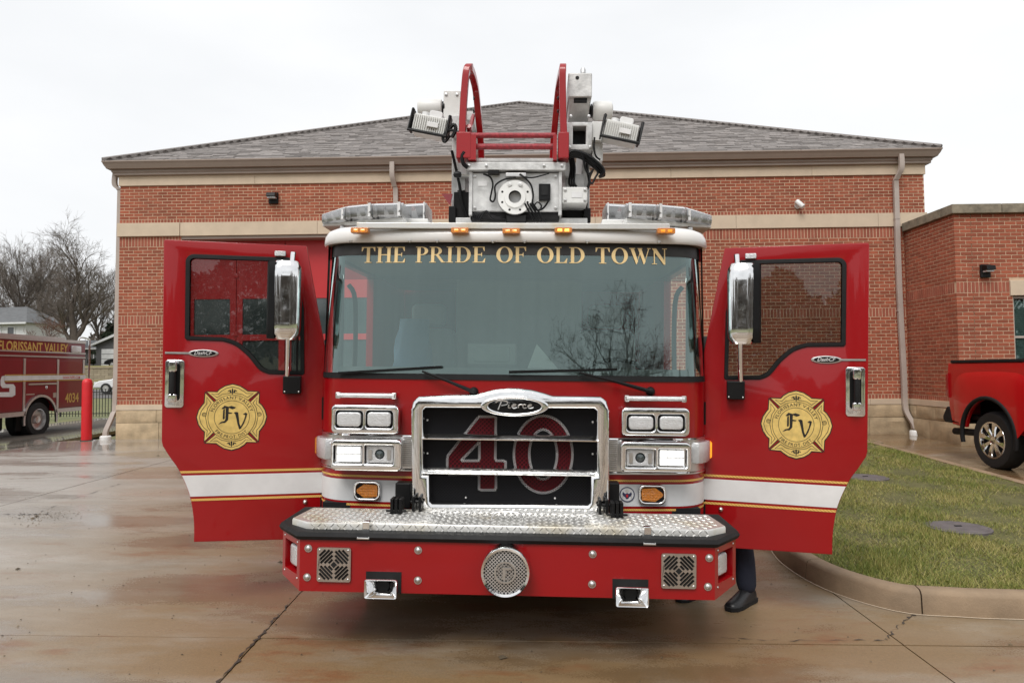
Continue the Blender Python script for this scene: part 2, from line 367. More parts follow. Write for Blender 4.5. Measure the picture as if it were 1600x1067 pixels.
def tread_mat():
    m, nt, b, L = nodes('diamond tread plate'); c = N(nt, 'TexCoord'); s = N(nt, 'SeparateXYZ'); L(c.outputs['Object'], s.inputs[0])
    v = math_(nt, 'SUBTRACT', s.outputs[1], s.outputs[2]); u = s.outputs[0]; S = 25.0
    a = math_(nt, 'MULTIPLY', math_(nt, 'ADD', u, v), S*.7071); d = math_(nt, 'MULTIPLY', math_(nt, 'SUBTRACT', u, v), S*.7071)
    fa = math_(nt, 'FRACT', a); fd = math_(nt, 'FRACT', d)
    par = math_(nt, 'MODULO', math_(nt, 'ADD', math_(nt, 'FLOOR', a), math_(nt, 'FLOOR', d)), 2); par = math_(nt, 'ABSOLUTE', par)
    def bar(p, q):
        x = math_(nt, 'SUBTRACT', 1, math_(nt, 'MULTIPLY', math_(nt, 'ABSOLUTE', math_(nt, 'SUBTRACT', p, .5)), 4.5))
        y = math_(nt, 'SUBTRACT', 1, math_(nt, 'MULTIPLY', math_(nt, 'ABSOLUTE', math_(nt, 'SUBTRACT', q, .5)), 2.1))
        return math_(nt, 'MAXIMUM', math_(nt, 'MINIMUM', x, y), 0)
    h = math_(nt, 'ADD', math_(nt, 'MULTIPLY', bar(fa, fd), par), math_(nt, 'MULTIPLY', bar(fd, fa), math_(nt, 'SUBTRACT', 1, par)))
    h = math_(nt, 'MINIMUM', h, .45)
    n = noise(nt, pos(nt), 3.5, 6, .6)
    L(mix(nt, ramp(nt, n, [(.5, (0, 0, 0)), (.72, (1, 1, 1))]), (.72, .71, .68), (.56, .49, .35)), b.inputs['Base Color'])
    b.inputs['Metallic'].default_value = .7
    L(math_(nt, 'MULTIPLY_ADD', n, .3, .2), b.inputs['Roughness'])
    L(bump(nt, noise(nt, pos(nt), 90, 3), .12, .004), b.inputs['Normal']); return m
M['tread'] = tread_mat()
def concrete_mat():
    m, nt, b, L = nodes('wet stained concrete'); g = N(nt, 'NewGeometry'); P = g.outputs['Position']; s = N(nt, 'SeparateXYZ'); L(P, s.inputs[0])
    st = N(nt, 'Mapping'); st.inputs['Scale'].default_value = (.55, 1.5, 1); L(P, st.inputs[0]); SV = st.outputs[0]
    fine = noise(nt, P, 90, 3); mid = noise(nt, SV, 1.6, 8, .62); big = noise(nt, SV, .45, 5, .6)
    base = ramp(nt, mid, [(.28, (.185, .158, .117)), (.5, (.275, .240, .190)), (.75, (.37, .335, .28))])
    # rusty wash: strongest down the middle of the apron and towards the kerb
    lat = N(nt, 'MapRange'); lat.inputs[1].default_value = -5.8; lat.inputs[2].default_value = -2.2; L(s.outputs[0], lat.inputs[0])
    far = N(nt, 'MapRange'); far.inputs[1].default_value = 15; far.inputs[2].default_value = 9; L(s.outputs[1], far.inputs[0])
    n2 = noise(nt, SV, .9, 7, .66)
    k = math_(nt, 'MULTIPLY', math_(nt, 'MULTIPLY_ADD', lat.outputs[0], .8, .2), ramp(nt, n2, [(.30, (.15, .15, .15)), (.52, (1, 1, 1))]))
    c = mix(nt, math_(nt, 'MULTIPLY', k, .85), base, (.185, .108, .038))
    c = mix(nt, math_(nt, 'MULTIPLY', math_(nt, 'SUBTRACT', 1, lat.outputs[0]), .45), c, (.33, .315, .295))  # paler grey to the left: sky sheen of the wet slabs put into the colour
    n3 = noise(nt, SV, 2.3, 7, .7)
    c = mix(nt, math_(nt, 'MULTIPLY', ramp(nt, n3, [(.54, (0, 0, 0)), (.66, (1, 1, 1))]), math_(nt, 'MULTIPLY', k, .8)), c, (.175, .072, .024))  # redder blotches: stain that also carries the truck's red reflection as colour
    gr_ = noise(nt, P, 220, 2); c = mix(nt, .45, c, ramp(nt, math_(nt, 'MULTIPLY_ADD', fine, .5, math_(nt, 'MULTIPLY', gr_, .5)), [(.35, (.45, .45, .45)), (.65, (1.25, 1.25, 1.25))]), 'MULTIPLY')
    pud = ramp(nt, math_(nt, 'MULTIPLY_ADD', noise(nt, SV, .55, 7, .62), .85, math_(nt, 'MULTIPLY', fine, .15)), [(.485, (0, 0, 0)), (.53, (1, 1, 1))])
    c = mix(nt, pud, mix(nt, 1.0, c, (1.10, 1.11, 1.12), 'MULTIPLY'), mix(nt, 1.0, c, (.80, .76, .70), 'MULTIPLY'))
    L(c, b.inputs['Base Color'])
    wet = ramp(nt, noise(nt, SV, .8, 6, .6), [(.40, (0, 0, 0)), (.72, (.85, .85, .85))])
    yw = N(nt, 'MapRange'); yw.inputs[1].default_value = 11; yw.inputs[2].default_value = 12.6; L(s.outputs[1], yw.inputs[0])
    wet = math_(nt, 'MAXIMUM', wet, math_(nt, 'MULTIPLY', pud, .82))
    wet = math_(nt, 'MAXIMUM', wet, math_(nt, 'MULTIPLY', yw.outputs[0], 1.0))
    b.inputs['Roughness'].default_value = .62
    L(math_(nt, 'MULTIPLY_ADD', wet, .65, .35), b.inputs['Coat Weight'])
    L(math_(nt, 'MULTIPLY_ADD', math_(nt, 'MULTIPLY', wet, wet), -.26, .33), b.inputs['Coat Roughness']); b.inputs['Coat IOR'].default_value = 1.5
    h = math_(nt, 'ADD', math_(nt, 'MULTIPLY', fine, .5), noise(nt, P, 25, 4)); L(bump(nt, h, .16, .006), b.inputs['Normal'])
    L(bump(nt, noise(nt, SV, 9, 4), .05, .01), b.inputs['Coat Normal']); return m
M['concrete'] = concrete_mat()
def grass_mat(name, a, c, d):
    m, nt, b, L = nodes(name); g = N(nt, 'NewGeometry'); P = g.outputs['Position']
    f = math_(nt, 'ADD', math_(nt, 'MULTIPLY', noise(nt, P, 1.7, 5, .65), .75), math_(nt, 'MULTIPLY', g.outputs['Random Per Island'], .35))
    L(ramp(nt, f, [(.38, a), (.56, c), (.74, d)]), b.inputs['Base Color']); b.inputs['Roughness'].default_value = .7; return m
M['grass'] = grass_mat('winter grass', (.12, .165, .024), (.245, .25, .05), (.42, .35, .135))
M['soil'] = mat('lawn soil', (.10, .095, .035), .95, 0, .35, 5, bmp=.5, bscale=40)
M['field'] = grass_mat('far winter grass', (.12, .13, .045), (.20, .18, .07), (.26, .21, .11))
# ------------------------------------------------------------------ ground, apron, kerb, lawn
random.seed(7); rng = np.random.default_rng(5)
def GP(px, py):                                 # pixel -> point on the ground
    d = ray(px, py); t = 4.0
    for _ in range(60):
        p = CAM+d*t; t = (ground_z(p[0], p[1])-CAM[2])/d[2] if d[2] < 0 else t
    return CAM+d*t
def GPL(px, py):                                # pixel -> point on the raised lawn
    d = ray(px, py); t = 4.0
    for _ in range(60):
        p = CAM+d*t; t = (ground_z(p[0], p[1])+.14-CAM[2])/d[2]
    return CAM+d*t
def W(px, py, Y): d = ray(px, py); return CAM+d*((Y-CAM[1])/d[1])
def WX(px, py, X): d = ray(px, py); return CAM+d*((X-CAM[0])/d[0])
xs = sorted(set([-400, -250, -160, -110]+list(range(-80, 82, 4))+[-9.2, 110, 160, 250, 400])); ys = sorted(set([-300, -150, -80, -50]+list(range(-36, 60, 3))+[13.5, 54.9, 55.4, 70, 90, 130, 200, 320, 500]))
mb = MB(); mb.rows([[(x, y, ground_z(x, y)-.11) for x in xs] for y in ys]); tag(mb.build('ground', M['field'], smooth=60), kind='structure')
drive = empty('driveway', kind='structure')
XE = [-17.6, -13.6, -9.6, -5.5, -1.47, 2.24, 6.4, 10.4, 14.4]; YE = [-16, -12, -8, -4, 0, 4.0, 8.0, 12.1, 14.35, 18.5, 22.5, 26.5, 29.0]
base = MB()
for i in range(len(XE)-1):
    for j in range(len(YE)-1):
        if j >= 8 and XE[i] > -10 and XE[i] < 6: continue
        if j >= 8 and XE[i] > 6: continue
        g = .004; x0, x1, y0, y1 = XE[i]+g, XE[i+1]-g, YE[j]+g, YE[j+1]-g; n = 5
        m = MB(); dz = random.uniform(-.003, .003)
        top = [[(x0+(x1-x0)*a/n, y0+(y1-y0)*b/n, ground_z(x0+(x1-x0)*a/n, y0+(y1-y0)*b/n)+dz) for a in range(n+1)] for b in range(n+1)]
        m.rows(top)
        ring = [top[0][a] for a in range(n+1)]+[top[b][n] for b in range(1, n+1)]+[top[n][a] for a in range(n-1, -1, -1)]+[top[b][0] for b in range(n-1, 0, -1)]
        m.rows([ring, [(p[0], p[1], p[2]-.08) for p in ring]], True)
        m.build('slab', M['concrete'], drive, smooth=30)
        base.poly([(a, b, ground_z(a, b)-.022) for a, b in ((XE[i], YE[j]), (XE[i+1], YE[j]), (XE[i+1], YE[j+1]), (XE[i], YE[j+1]))])
M['bed'] = mat('joint filler', (.07, .055, .04), .8)
base.build('joint_bed', M['bed'], drive, smooth=0)
def crack(pts, w0, seed, world=False):
    r = random.Random(seed); P = [np.array([p[1], p[0], 0]) for p in pts] if world else [GP(*p) for p in pts]; P = smooth_path([(*p[:2], 0) for p in P], 14); L_, R_ = [], []
    for i, p in enumerate(P):
        t = (P[min(i+1, len(P)-1)]-P[max(i-1, 0)]).normalized(); n = Vector((-t.y, t.x, 0)); j = n*r.uniform(-.012, .012); a = w0*r.choice((.02, .05, .15, .3, .6, 1.2))*r.uniform(.5, 1)
        for q, s in ((L_, 1), (R_, -1)): c = p+j+n*a*s; q.append((c.x, c.y, ground_z(c.x, c.y)+.005))
    return MB().rows([L_, R_]).build('crack', M['joint'], drive, smooth=0)
M['joint'] = mat('dark crack filler', (.045, .034, .026), .6)
crack([(y_, -1.475) for y_ in (3.2, 3.7, 4.1, 4.5, 5.0, 5.6)], .010, 1, True)
crack([(0, 803), (40, 804), (78, 803)], .022, 2)
crack([(1385, 1000), (1408, 975), (1438, 957)], .011, 3); pass
crack([(60, 801), (120, 778), (190, 755)], .006, 6); crack([(1120, 997), (1240, 1001), (1385, 1000)], .006, 8)

kp = [(2.28, 12.0), (2.28, 8.0), (2.27, 6.4)]+[tuple(GP(*p)[:2]) for p in ((1222, 880), (1290, 921), (1400, 955), (1500, 964), (1600, 968))]
yk = kp[-1][1]
kp += [(4.5, yk-.03), (5.9, yk+.0), (6.22, yk+.25), (6.28, yk+.9), (6.3, 8.0), (6.3, 11.6), (6.0, 12.0)]
kp = [tuple(p)[:2] for p in smooth_path([(*p, 0) for p in kp+[kp[0]]], 5)][:-1]
def inset(pts, d):
    out = []; n = len(pts)
    for i in range(n):
        a, b = Vector(pts[i-1]), Vector(pts[(i+1) % n]); t = (b-a).normalized(); out.append((pts[i][0]-t.y*d, pts[i][1]+t.x*d))
    return out
KH = .15; rows = []
for d, h in ((-.004, -.05), (0, .0), (.012, KH-.03), (.028, KH-.008), (.05, KH), (.13, KH), (.15, KH-.01), (.152, KH-.06)):
    rows.append([(x, y, ground_z(x, y)+h) for x, y in inset(kp, d)])
kerb = empty('kerb', kind='structure'); nk_ = len(kp); step = 9
for k0 in range(0, nk_, step):
    ii = [(k0+j) % nk_ for j in range(min(step, nk_-k0)+1)]; seg_ = [[Vector(r[i]) for i in ii] for r in rows]
    for r in seg_: r[0] = r[0].lerp(r[1], .005/max((r[1]-r[0]).length, .02)); r[-1] = r[-1].lerp(r[-2], .004/max((r[-1]-r[-2]).length, .02))
    m = MB(); m.rows(seg_); m.poly([r[0] for r in seg_]); m.poly([r[-1] for r in seg_]); m.build('kerb_section', M['curb'], kerb, smooth=50)
lawn_o = inset(kp, .15)
MB().poly([(x, y, ground_z(x, y)+KH-.025) for x, y in lawn_o]).build('lawn', M['soil'], smooth=0, kind='structure')
seal = inset(kp, -.010); MB().rows([[(x, y, ground_z(x, y)+.005) for x, y in seal], [(x, y, ground_z(x, y)+.006) for x, y in inset(kp, -.001)]], True).build('gutter_seal', M['tan_stone'], smooth=0, kind='structure')
LP = np.array(lawn_o)
def inside(P):
    c = np.zeros(len(P), bool); n = len(LP)
    for i in range(n):
        a, b = LP[i-1], LP[i]; k = ((a[1] > P[:, 1]) != (b[1] > P[:, 1])) & (P[:, 0] < (b[0]-a[0])*(P[:, 1]-a[1])/(b[1]-a[1]+1e-9)+a[0]); c ^= k
    return c
HOLES = [(tuple(GPL(1497, 823)[:2]), .245), (tuple(GPL(1352, 745)[:2]), .25)]
q = np.column_stack([rng.uniform(2.3, 6.3, 210000), 4.3+8.0*rng.uniform(0, 1, 210000)**1.5]); q = q[inside(q)]
for (hx, hy), hr in HOLES: q = q[(q[:, 0]-hx)**2+(q[:, 1]-hy)**2 > (hr-.03)**2]
n = len(q); a = rng.uniform(0, 2*np.pi, n); h = rng.uniform(.018, .05, n)*(1+.55*np.sin(q[:, 0]*5+np.sin(q[:, 1]*3))*np.sin(q[:, 1]*4)+(rng.random(n) > .97)*.7); wd = rng.uniform(.0015, .0032, n)*(1+(q[:, 1]-4)*.12)
ln = rng.normal(0, .028, (n, 2)); z = np.array([ground_z(x, y) for x, y in q])+KH-.03
V = np.empty((n, 3, 3)); cx, cy = np.cos(a)*wd, np.sin(a)*wd
V[:, 0] = np.column_stack([q[:, 0]-cx, q[:, 1]-cy, z]); V[:, 1] = np.column_stack([q[:, 0]+cx, q[:, 1]+cy, z]); V[:, 2] = np.column_stack([q+ln, z+h])
go = raw_mesh('grass', V.reshape(-1, 3), np.arange(3*n).reshape(-1, 3), M['grass'])
tag(go, 'short patchy winter grass on the kerbed lawn island', 'grass', kind='stuff')
# grit, leaf scraps and the little heap of grass clippings lying on the apron
gq = np.column_stack([rng.uniform(-7, 6, 900), 2.6+9*rng.uniform(0, 1, 900)**1.6]); gq = gq[(gq[:, 0] < 2.2) | (gq[:, 1] < 4.2)]
hp0 = GP(66, 808); gq = np.vstack([gq, np.column_stack([rng.normal(hp0[0], .16, 150), rng.normal(hp0[1], .16, 150)])]); n = len(gq)
zz0 = np.array([ground_z(x, y) for x, y in gq])+.004; sz = rng.uniform(.002, .007, n)*(1+(rng.random(n) > .96)*2.5); a = rng.uniform(0, 6.28, n); V = np.empty((n, 4, 3))
for k, (da, hh) in enumerate(((0, 0), (2.1, 0), (4.2, 0), (0, 1))):
    rr_ = 0 if hh else 1; V[:, k] = np.column_stack([gq[:, 0]+np.cos(a+da)*sz*rr_*1.6, gq[:, 1]+np.sin(a+da)*sz*rr_, zz0+sz*.7*hh])
FF = (np.array([(0, 1, 3), (1, 2, 3), (2, 0, 3)])[None]+4*np.arange(n)[:, None, None]).reshape(-1, 3)
M['grit'] = mat('grit and leaf scraps', (.10, .075, .045), .9, island=.7)
tag(raw_mesh('grit', V.reshape(-1, 3), FF, M['grit'], drive), kind='stuff')
for k, ((hx, hy), hr) in enumerate(HOLES):
    hz = ground_z(hx, hy)+KH-.014; m = MB(); m.lathe((hx, hy, hz-.03), (0, 0, 1), [(0, hr+.02), (.034, hr+.02), (.038, hr), (.032, hr-.012), (.040, hr-.02), (.042, 0)], 36)
    root = m.build('valve_cover', M['lid'], smooth=30)
    tag(root, ['round grey cast valve cover in the grass in front of the pickup', 'round valve cover in the grass beside the open truck door edge'][k], 'manhole cover', 'valve covers in the lawn')
    MB().box(hx-.03, hx+.03, hy-.012, hy+.012, hz+.013, hz+.018).build('lifting_slot', M['dark'], root)

# ------------------------------------------------------------------ the fire station
st = empty('fire_station', BL.M, 'red brick fire station with tan stone bands and grey hipped shingle roof', 'fire station')
XL, XR = -8.31, 8.58
DOORS = [(-6.98, -2.76), (-1.7, 2.52)]
WX0, WY0 = 8.13, -1.65                           # the wing's corner
boxes_run, boxes_sol, wing_bricks = [], [], []
def spans(x0, x1, z0, z1, holes):
    out = [(x0, x1)]
    for a, b, c, d in holes:
        if z1 <= c+.01 or z0 >= d-.01: continue
        nx = []
        for s, e in out:
            if b <= s or a >= e: nx.append((s, e)); continue
            if a > s: nx.append((s, a))
            if b < e: nx.append((b, e))
        out = nx
    return out
J = .0145
def courses(x0, x1, z0, z1, n, holes, place, L_=.2032, ph=0):
    for k in range(n):
        za, zb = z0+(z1-z0)*k/n, z0+(z1-z0)*(k+1)/n
        for s, e in spans(x0, x1, za, zb, holes):
            x = s-(L_/2 if (k+ph) % 2 else 0)
            while x < e-.02:
                a, b = max(x, s)+J/2, min(x+L_, e)-J/2
                if b-a > .02: place(a, b, za+J/2, zb-J/2)
                x += L_
def soldiers(x0, x1, z0, z1, holes, place):
    for s, e in spans(x0, x1, z0, z1, holes):
        n = max(1, round((e-s)/.0677))
        for k in range(n): place(s+(e-s)*k/n+J/2, s+(e-s)*(k+1)/n-J/2, z0+J/2, z1-J/2)
pr = random.Random(3)
def front(lst): return lambda a, b, c, d: lst.append((a, b, pr.uniform(-.0015, .0015), .05, c, d))
DH = [(a, b, -1, 4.261) for a, b in DOORS]
fr, fs = front(boxes_run), front(boxes_sol)
soldiers(XL, XR, .718, .811, DH, fs); courses(XL, XR, .811, 2.399, 23, DH, fr)
soldiers(XL, XR, 2.399, 2.588, DH, fs); courses(XL, XR, 2.588, 4.042, 21, DH, fr)
soldiers(XL, XR, 4.042, 4.261, DH, fs); soldiers(XL, XR, 4.548, 4.63, [], fs); courses(XL, XR, 4.63, 5.344, 11, [], fr)
def side(lst, x): return lambda a, b, c, d: lst.append((x+pr.uniform(-.0015, .0015), x+.05, a, b, c, d))
ws, wss = side(boxes_run, WX0), side(boxes_sol, WX0)
soldiers(WY0+.052, .0, .718, .811, [], wss); courses(WY0+.052, 0, .811, 2.70, 27, [], ws); soldiers(WY0+.052, 0, 2.70, 2.90, [], wss); courses(WY0+.052, 0, 2.90, 4.139, 18, [], ws)
WH = [(9.14, 10.4, 1.15, 2.636), (9.09, 10.45, 2.636, 2.918)]
def wf(a, b, c, d):
    a = WX0+pr.uniform(-.0015, .0) if a < WX0+.02 else a
    t = (a, b, WY0+pr.uniform(-.0015, .0015), WY0+.05, c, d)
    (wing_bricks if (a < 9.75 and c > 1.35) else boxes_run).append(t)
def wfs(a, b, c, d):
    t = (a, b, WY0+pr.uniform(-.0015, .0015), WY0+.05, c, d); boxes_sol.append(t)
soldiers(WX0, 13, .718, .811, [], wfs); courses(WX0, 13, .811, 2.70, 27, WH, wf); soldiers(WX0, 13, 2.70, 2.90, WH, wfs); courses(WX0, 13, 2.90, 4.139, 18, WH, wf)
if len(wing_bricks) > 298:
    wing_bricks.sort(key=lambda t: t[0]); boxes_run += wing_bricks[298:]; wing_bricks = wing_bricks[:298]
boxes_mesh('brick_courses', boxes_run, M['brick'], st, 'stuff'); boxes_mesh('soldier_courses', boxes_sol, M['soldier'], st, 'stuff')
_bm = {}
for a, b, c, d, e, f in wing_bricks:
    L_, H_ = round(b-a, 3), round(f-e, 3)
    if (L_, H_) not in _bm: m = MB(); m.box(-L_/2, L_/2, 0, .05, -H_/2, H_/2); o = m.build('brick', M['brick'], st, smooth=0); _bm[L_, H_] = o
    else: o = _bm[L_, H_].copy(); COL.objects.link(o)
    o.location = ((a+b)/2, c, (e+f)/2)
# mortar backing walls
m = MB()
for s, e in spans(XL, XR, 0, 4.2, DH): m.box(s+.003, e-.003, .0045, .35, -.2, 4.261)
m.box(XL+.003, XR-.003, .0045, .35, 4.262, 5.6); m.build('front_wall', M['mortar'], st, smooth=0)
m = MB(); m.box(XL+.004, XL+.3, .36, 18, -.6, 5.6); m.build('side_wall', M['brick'], st, smooth=0)
m = MB(); m.box(XR-.3, XR-.004, .36, 18, -.2, 5.6); m.build('side_wall', M['brick'], st, smooth=0)
m = MB(); m.box(WX0+.0045, WX0+.3, WY0+.0055, .0, -.2, 4.137); m.box(WX0+.31, 9.14, WY0+.0055, WY0+.3, -.2, 4.136); m.box(10.4, 13, WY0+.0055, WY0+.3, -.2, 4.136); m.box(9.141, 10.399, WY0+.0055, WY0+.3, -.2, 1.15); m.box(9.141, 10.399, WY0+.0055, WY0+.3, 2.64, 4.136)
m.build('wing_wall', M['mortar'], st, smooth=0)
MB().box(WX0+.1, 12.9, WY0+.1, 3, 4.05, 4.1).build('wing_roof', M['shingle'], st)
# stone base: smooth ledge and split-faced blocks
def block(x0, x1, z0, z1, y, m_, name='stone_block', rough=.018, axis=0, depth=.12):
    mb = MB((lambda a, b, c: (a, b, c)) if axis == 0 else (lambda a, b, c: (b, a, c))); nx, nz = 7, 5; rows = []
    for j in range(nz+1):
        r = []
        for i in range(nx+1):
            e = min(i, nx-i, j, nz-j); r.append((x0+(x1-x0)*i/nx, y-(rough*pr.uniform(.3, 1.3) if e else 0), z0+(z1-z0)*j/nz))
        rows.append(r)
    mb.rows(rows); ring = rows[0]+[r[-1] for r in rows[1:]]+rows[-1][-2::-1]+[r[0] for r in rows[-2:0:-1]]
    mb.rows([ring, [(p[0], y+depth, p[2]) for p in ring]], True)
    return mb.build(name, m_, st, smooth=25 if rough > .005 else 0)
def base_run(x0, x1, y, axis=0):
    x = x0
    while x < x1-.05:
        e = min(x+pr.uniform(.62, .95), x1); e = x1 if x1-e < .25 else e
        block(x+.004, e-.004, .345, .60, y-.03, M['rock'], axis=axis); x = e
    x = x0
    while x < x1-.05:
        e = min(x+pr.uniform(.7, 1.15), x1); e = x1 if x1-e < .25 else e
        block(x+.004, e-.004, -.06, .337, y-.03, M['rock'], axis=axis, rough=.026); x = e
    x = x0
    while x < x1-.05:
        e = min(x+1.2, x1); e = x1 if x1-e < .3 else e
        block(x+.003, e-.003, .606, .712, y-.04, M['tan_stone'], 'ledge_stone', 0, axis); x = e
for s, e in spans(XL, XR, 0, .5, DH):
    if s < WX0: base_run(s-.0, min(e, WX0), 0)
base_run(WY0+.0, -.045, WX0, 1); base_run(WX0-.034, 12, WY0)
def band(x0, x1, y, z0, z1, step, name):
    x = x0
    while x < x1-.02:
        e = min(x+step, x1); e = x1 if x1-e < .3 else e
        MB().box(x+.002, e-.002, y, .2, z0, z1).build(name, M['tan_stone'], st, smooth=0, bevel=.004, seg=1); x = e
band(XL-.03, -7.0, -.045, 4.263, 4.547, 1.4, 'band_stone'); band(-6.998, XR+.03, -.028, 4.263, 4.547, 2.92, 'band_stone')
band(XL-.02, XR+.02, -.03, 5.346, 5.55, 2.92, 'frieze_stone')
# cornice, gutter, roof
OV = .25
def eave(prof, name, m_):                        # a moulding round the front and both sides; prof: (outset, z)
    rows = []
    for o, z in prof: rows.append([(XL-o, 18, z), (XL-o, -o, z), (XR+o, -o, z), (XR+o, 18, z)])
    return MB().rows(rows).build(name, m_, st, smooth=30)
eave([(.02, 5.545), (.10, 5.56), (.10, 5.60), (.12, 5.62), (.12, 5.665), (.0, 5.67)], 'cornice', M['tan_metal'])
eave([(.12, 5.668), (.19, 5.675), (.20, 5.70), (.225, 5.74), (.245, 5.79), (.255, 5.80), (.255, 5.825), (.235, 5.825), (.235, 5.80), (.12, 5.79)], 'gutter', M['tan_metal'])
PX, PZ, PY = .135, 10.55, 9.0
apex = Vector((PX, PY, PZ)); RZ = 5.81; ro = .235
c0, c1, c2, c3 = [Vector(p) for p in ((XL-ro, -ro, RZ), (XR+ro, -ro, RZ), (XR+ro, 18+ro, RZ), (XL-ro, 18+ro, RZ))]
roof = MB()
for a, b in ((c0, c1), (c1, c2), (c2, c3), (c3, c0)): roof.poly([a, b, apex])
rf = roof.build('roof', M['shingle'], st, smooth=0)
SV, SF = [], []
def shingle_slope(a, b):
    ex = (b-a); Lb = ex.length; ex.normalize(); mid = (a+b)/2; up = apex-a; ap = (apex-a).dot(ex); up = up-ex*up.dot(ex); H = up.length; up.normalize(); nn = ex.cross(up)
    k = 0; e = .143; z = 0
    while z < H-.05:
        l, r = ap*z/H, Lb-(Lb-ap)*z/H; x = l-random.uniform(0, .3)
        while x < r:
            wv = random.choice((.15, .2, .25, .33, .42)); x0, x1 = max(x, l), min(x+wv, r); th = random.choice((.006, .010, .017))
            if x1-x0 > .02:
                bi = len(SV); z1 = min(z+e*1.25, H)
                for px_, pz_, t in ((x0, z, th), (x1, z, th), (x1, z1, .002), (x0, z1, .002), (x0, z, 0), (x1, z, 0)): SV.append(a+ex*px_+up*pz_+nn*(t+.002))
                SF.append((bi, bi+1, bi+2, bi+3)); SF.append((bi+4, bi+5, bi+1, bi))
            x += wv+.004
        z += e; k += 1
shingle_slope(c0, c1); shingle_slope(c1, c2); shingle_slope(c3, c0)
sh = raw_mesh('shingles', [tuple(v) for v in SV], SF, M['shingle'], rf, 'stuff')
for cc, nm in ((c0, 0), (c1, 1)):
    m = MB(); m.tube([cc+Vector((0, 0, .03)), apex+Vector((0, 0, .03))], .06, 6); m.build('hip_cap', M['shingle'], rf, smooth=0)
m = MB(); ra, rb = BL.at(1420, 316, 4), BL.at(1640, 312, 4)
m.poly([(8.7, 3.2, 4.6), (18, 3.2, 4.6), (18, 5.2, 5.62), (8.7, 5.2, 5.62)]); m.box(8.7, 18, 5.2, 8, 4, 5.6); m.build('rear_roof', M['shingle'], st, smooth=0)
# coping of the wing
def cope(x0, x1, y0, y1): return MB().box(x0, x1, y0, y1, 4.142, 4.315).build('coping_stone', M['coping'], st, smooth=0, bevel=.012)
x = WX0-.07
while x < 12.8: cope(x+.003, min(x+.9, 12.9)-.003, WY0-.07, WY0+.3); x += .9
y = WY0+.303
while y < -.06: cope(WX0-.07, WX0+.3, y+.003, min(y+.7, -.05)-.003); y += .7
# wing window
wi = MB().plate([[(9.14, 1.15), (10.4, 1.15), (10.4, 2.636), (9.14, 2.636)], [(9.185, 1.2), (10.355, 1.2), (10.355, 2.59), (9.185, 2.59)]], WY0+.05, WY0+.12).build('window', M['spout'], st, smooth=0)
MB().box(9.185, 10.355, WY0+.075, WY0+.1, 1.87, 1.91).build('sash_bar', M['spout'], wi)
for z0, z1 in ((1.2, 1.87), (1.91, 2.59)): MB().box(9.186, 10.354, WY0+.085, WY0+.092, z0, z1).build('pane', glass('wing window glass', (.85, .95, .93), 1.2), wi)
m = MB()
for k in range(34): z = 1.21+k*.04; m.obox((9.77, WY0+.14, z), (.58, 0, 0), (0, .006, .0185), (0, .0008, -.0003))
m.build('blinds', M['blind'], wi, smooth=0); MB().box(9.15, 10.39, WY0+.2, WY0+.21, 1.16, 2.63).build('room_back', M['dark'], wi)
MB().box(9.09, 10.45, WY0-.02, WY0+.2, 2.64, 2.916).build('lintel', M['tan_stone'], st, smooth=0, bevel=.006)
# bay doors
for bi, (a, b) in enumerate(DOORS):
    y0 = .30; leaf = (b-a)/4
    bd = MB().box(a, b, y0+.05, y0+.07, -.02, 4.26).build('bay_door', M['bay_red'], st, smooth=0)
    MB().box(a-.001, b+.001, .012, y0, 4.2, 4.2605).build('door_head', M['tan_metal'], bd)
    for k in range(4):
        x0, x1 = a+leaf*k+.006, a+leaf*(k+1)-.006; holes = []
        for zb in (.28, 1.18, 2.08): holes.append((x0+.13, x1-.13, zb+.10, zb+.87))
        MB().plate([[(x0, .0), (x1, .0), (x1, 4.2), (x0, 4.2)]]+[[(p, r), (q_, r), (q_, s), (p, s)] for p, q_, r, s in holes], y0, y0+.045, .003).build('leaf', M['bay_red'], bd, smooth=0)
        for p, q_, r, s in holes:
            MB().box(p-.004, q_+.004, y0+.022, y0+.03, r-.004, s+.004).build('pane', M['pane_glass'], bd)
        if k in (1, 3):
            for hz in (.9, 2.2, 3.45):
                hb = MB(); hb.box(x0-.05, x0+.04, y0-.012, y0-.001, hz-.05, hz+.05)
                for dx in (-.035, .025):
                    for dz in (-.035, .035): hb.dome((x0+dx, y0-.012, hz+dz), (0, -1, 0), .009, .008, 8)
                hb.build('hinge', M['bay_red'], bd)
MB().box(XL+.31, XR-.31, .9, .95, -.1, 5.5).build('inner_wall', M['dark'], st)
# downspouts
def spout(path, label=None):
    m = MB(); P = smooth_path(path, 3); n = len(P); rows = []
    for i, p in enumerate(P): rows.append([(p.x+dx*.05, p.y+dy*.037, p.z) for dx, dy in ((-.9, -1), (.9, -1), (1, -.8), (1, .8), (.9, 1), (-.9, 1), (-1, .8), (-1, -.8))])
    m.rows(rows, True); o = m.build('downspout', M['spout'], st, smooth=30)
    return o
def straps(o, x, ys_, y):
    for z in ys_: MB().box(x-.055, x+.055, y-.04, y+.04, z, z+.03).build('strap', M['spout'], o)
xd = 7.96
o = spout([(xd+.06, -.19, 5.72), (xd+.06, -.19, 5.42), (xd, -.09, 5.22), (xd, -.07, 5.0), (xd, -.07, 3), (xd+.03, -.08, 1.2), (xd+.03, -.08, .62), (xd+.05, -.12, .42), (xd+.12, -.2, .22), (xd+.14, -.22, .12)]); straps(o, xd, (4.4, 2.5), -.07)
m = MB(); m.lathe((xd+.14, -.22, -.03), (0, 0, 1), [(0, .10), (.1, .10), (.12, .085), (.125, .05)], 20); m.build('drain_boot', M['pipe_white'], o)
xd = -2.46
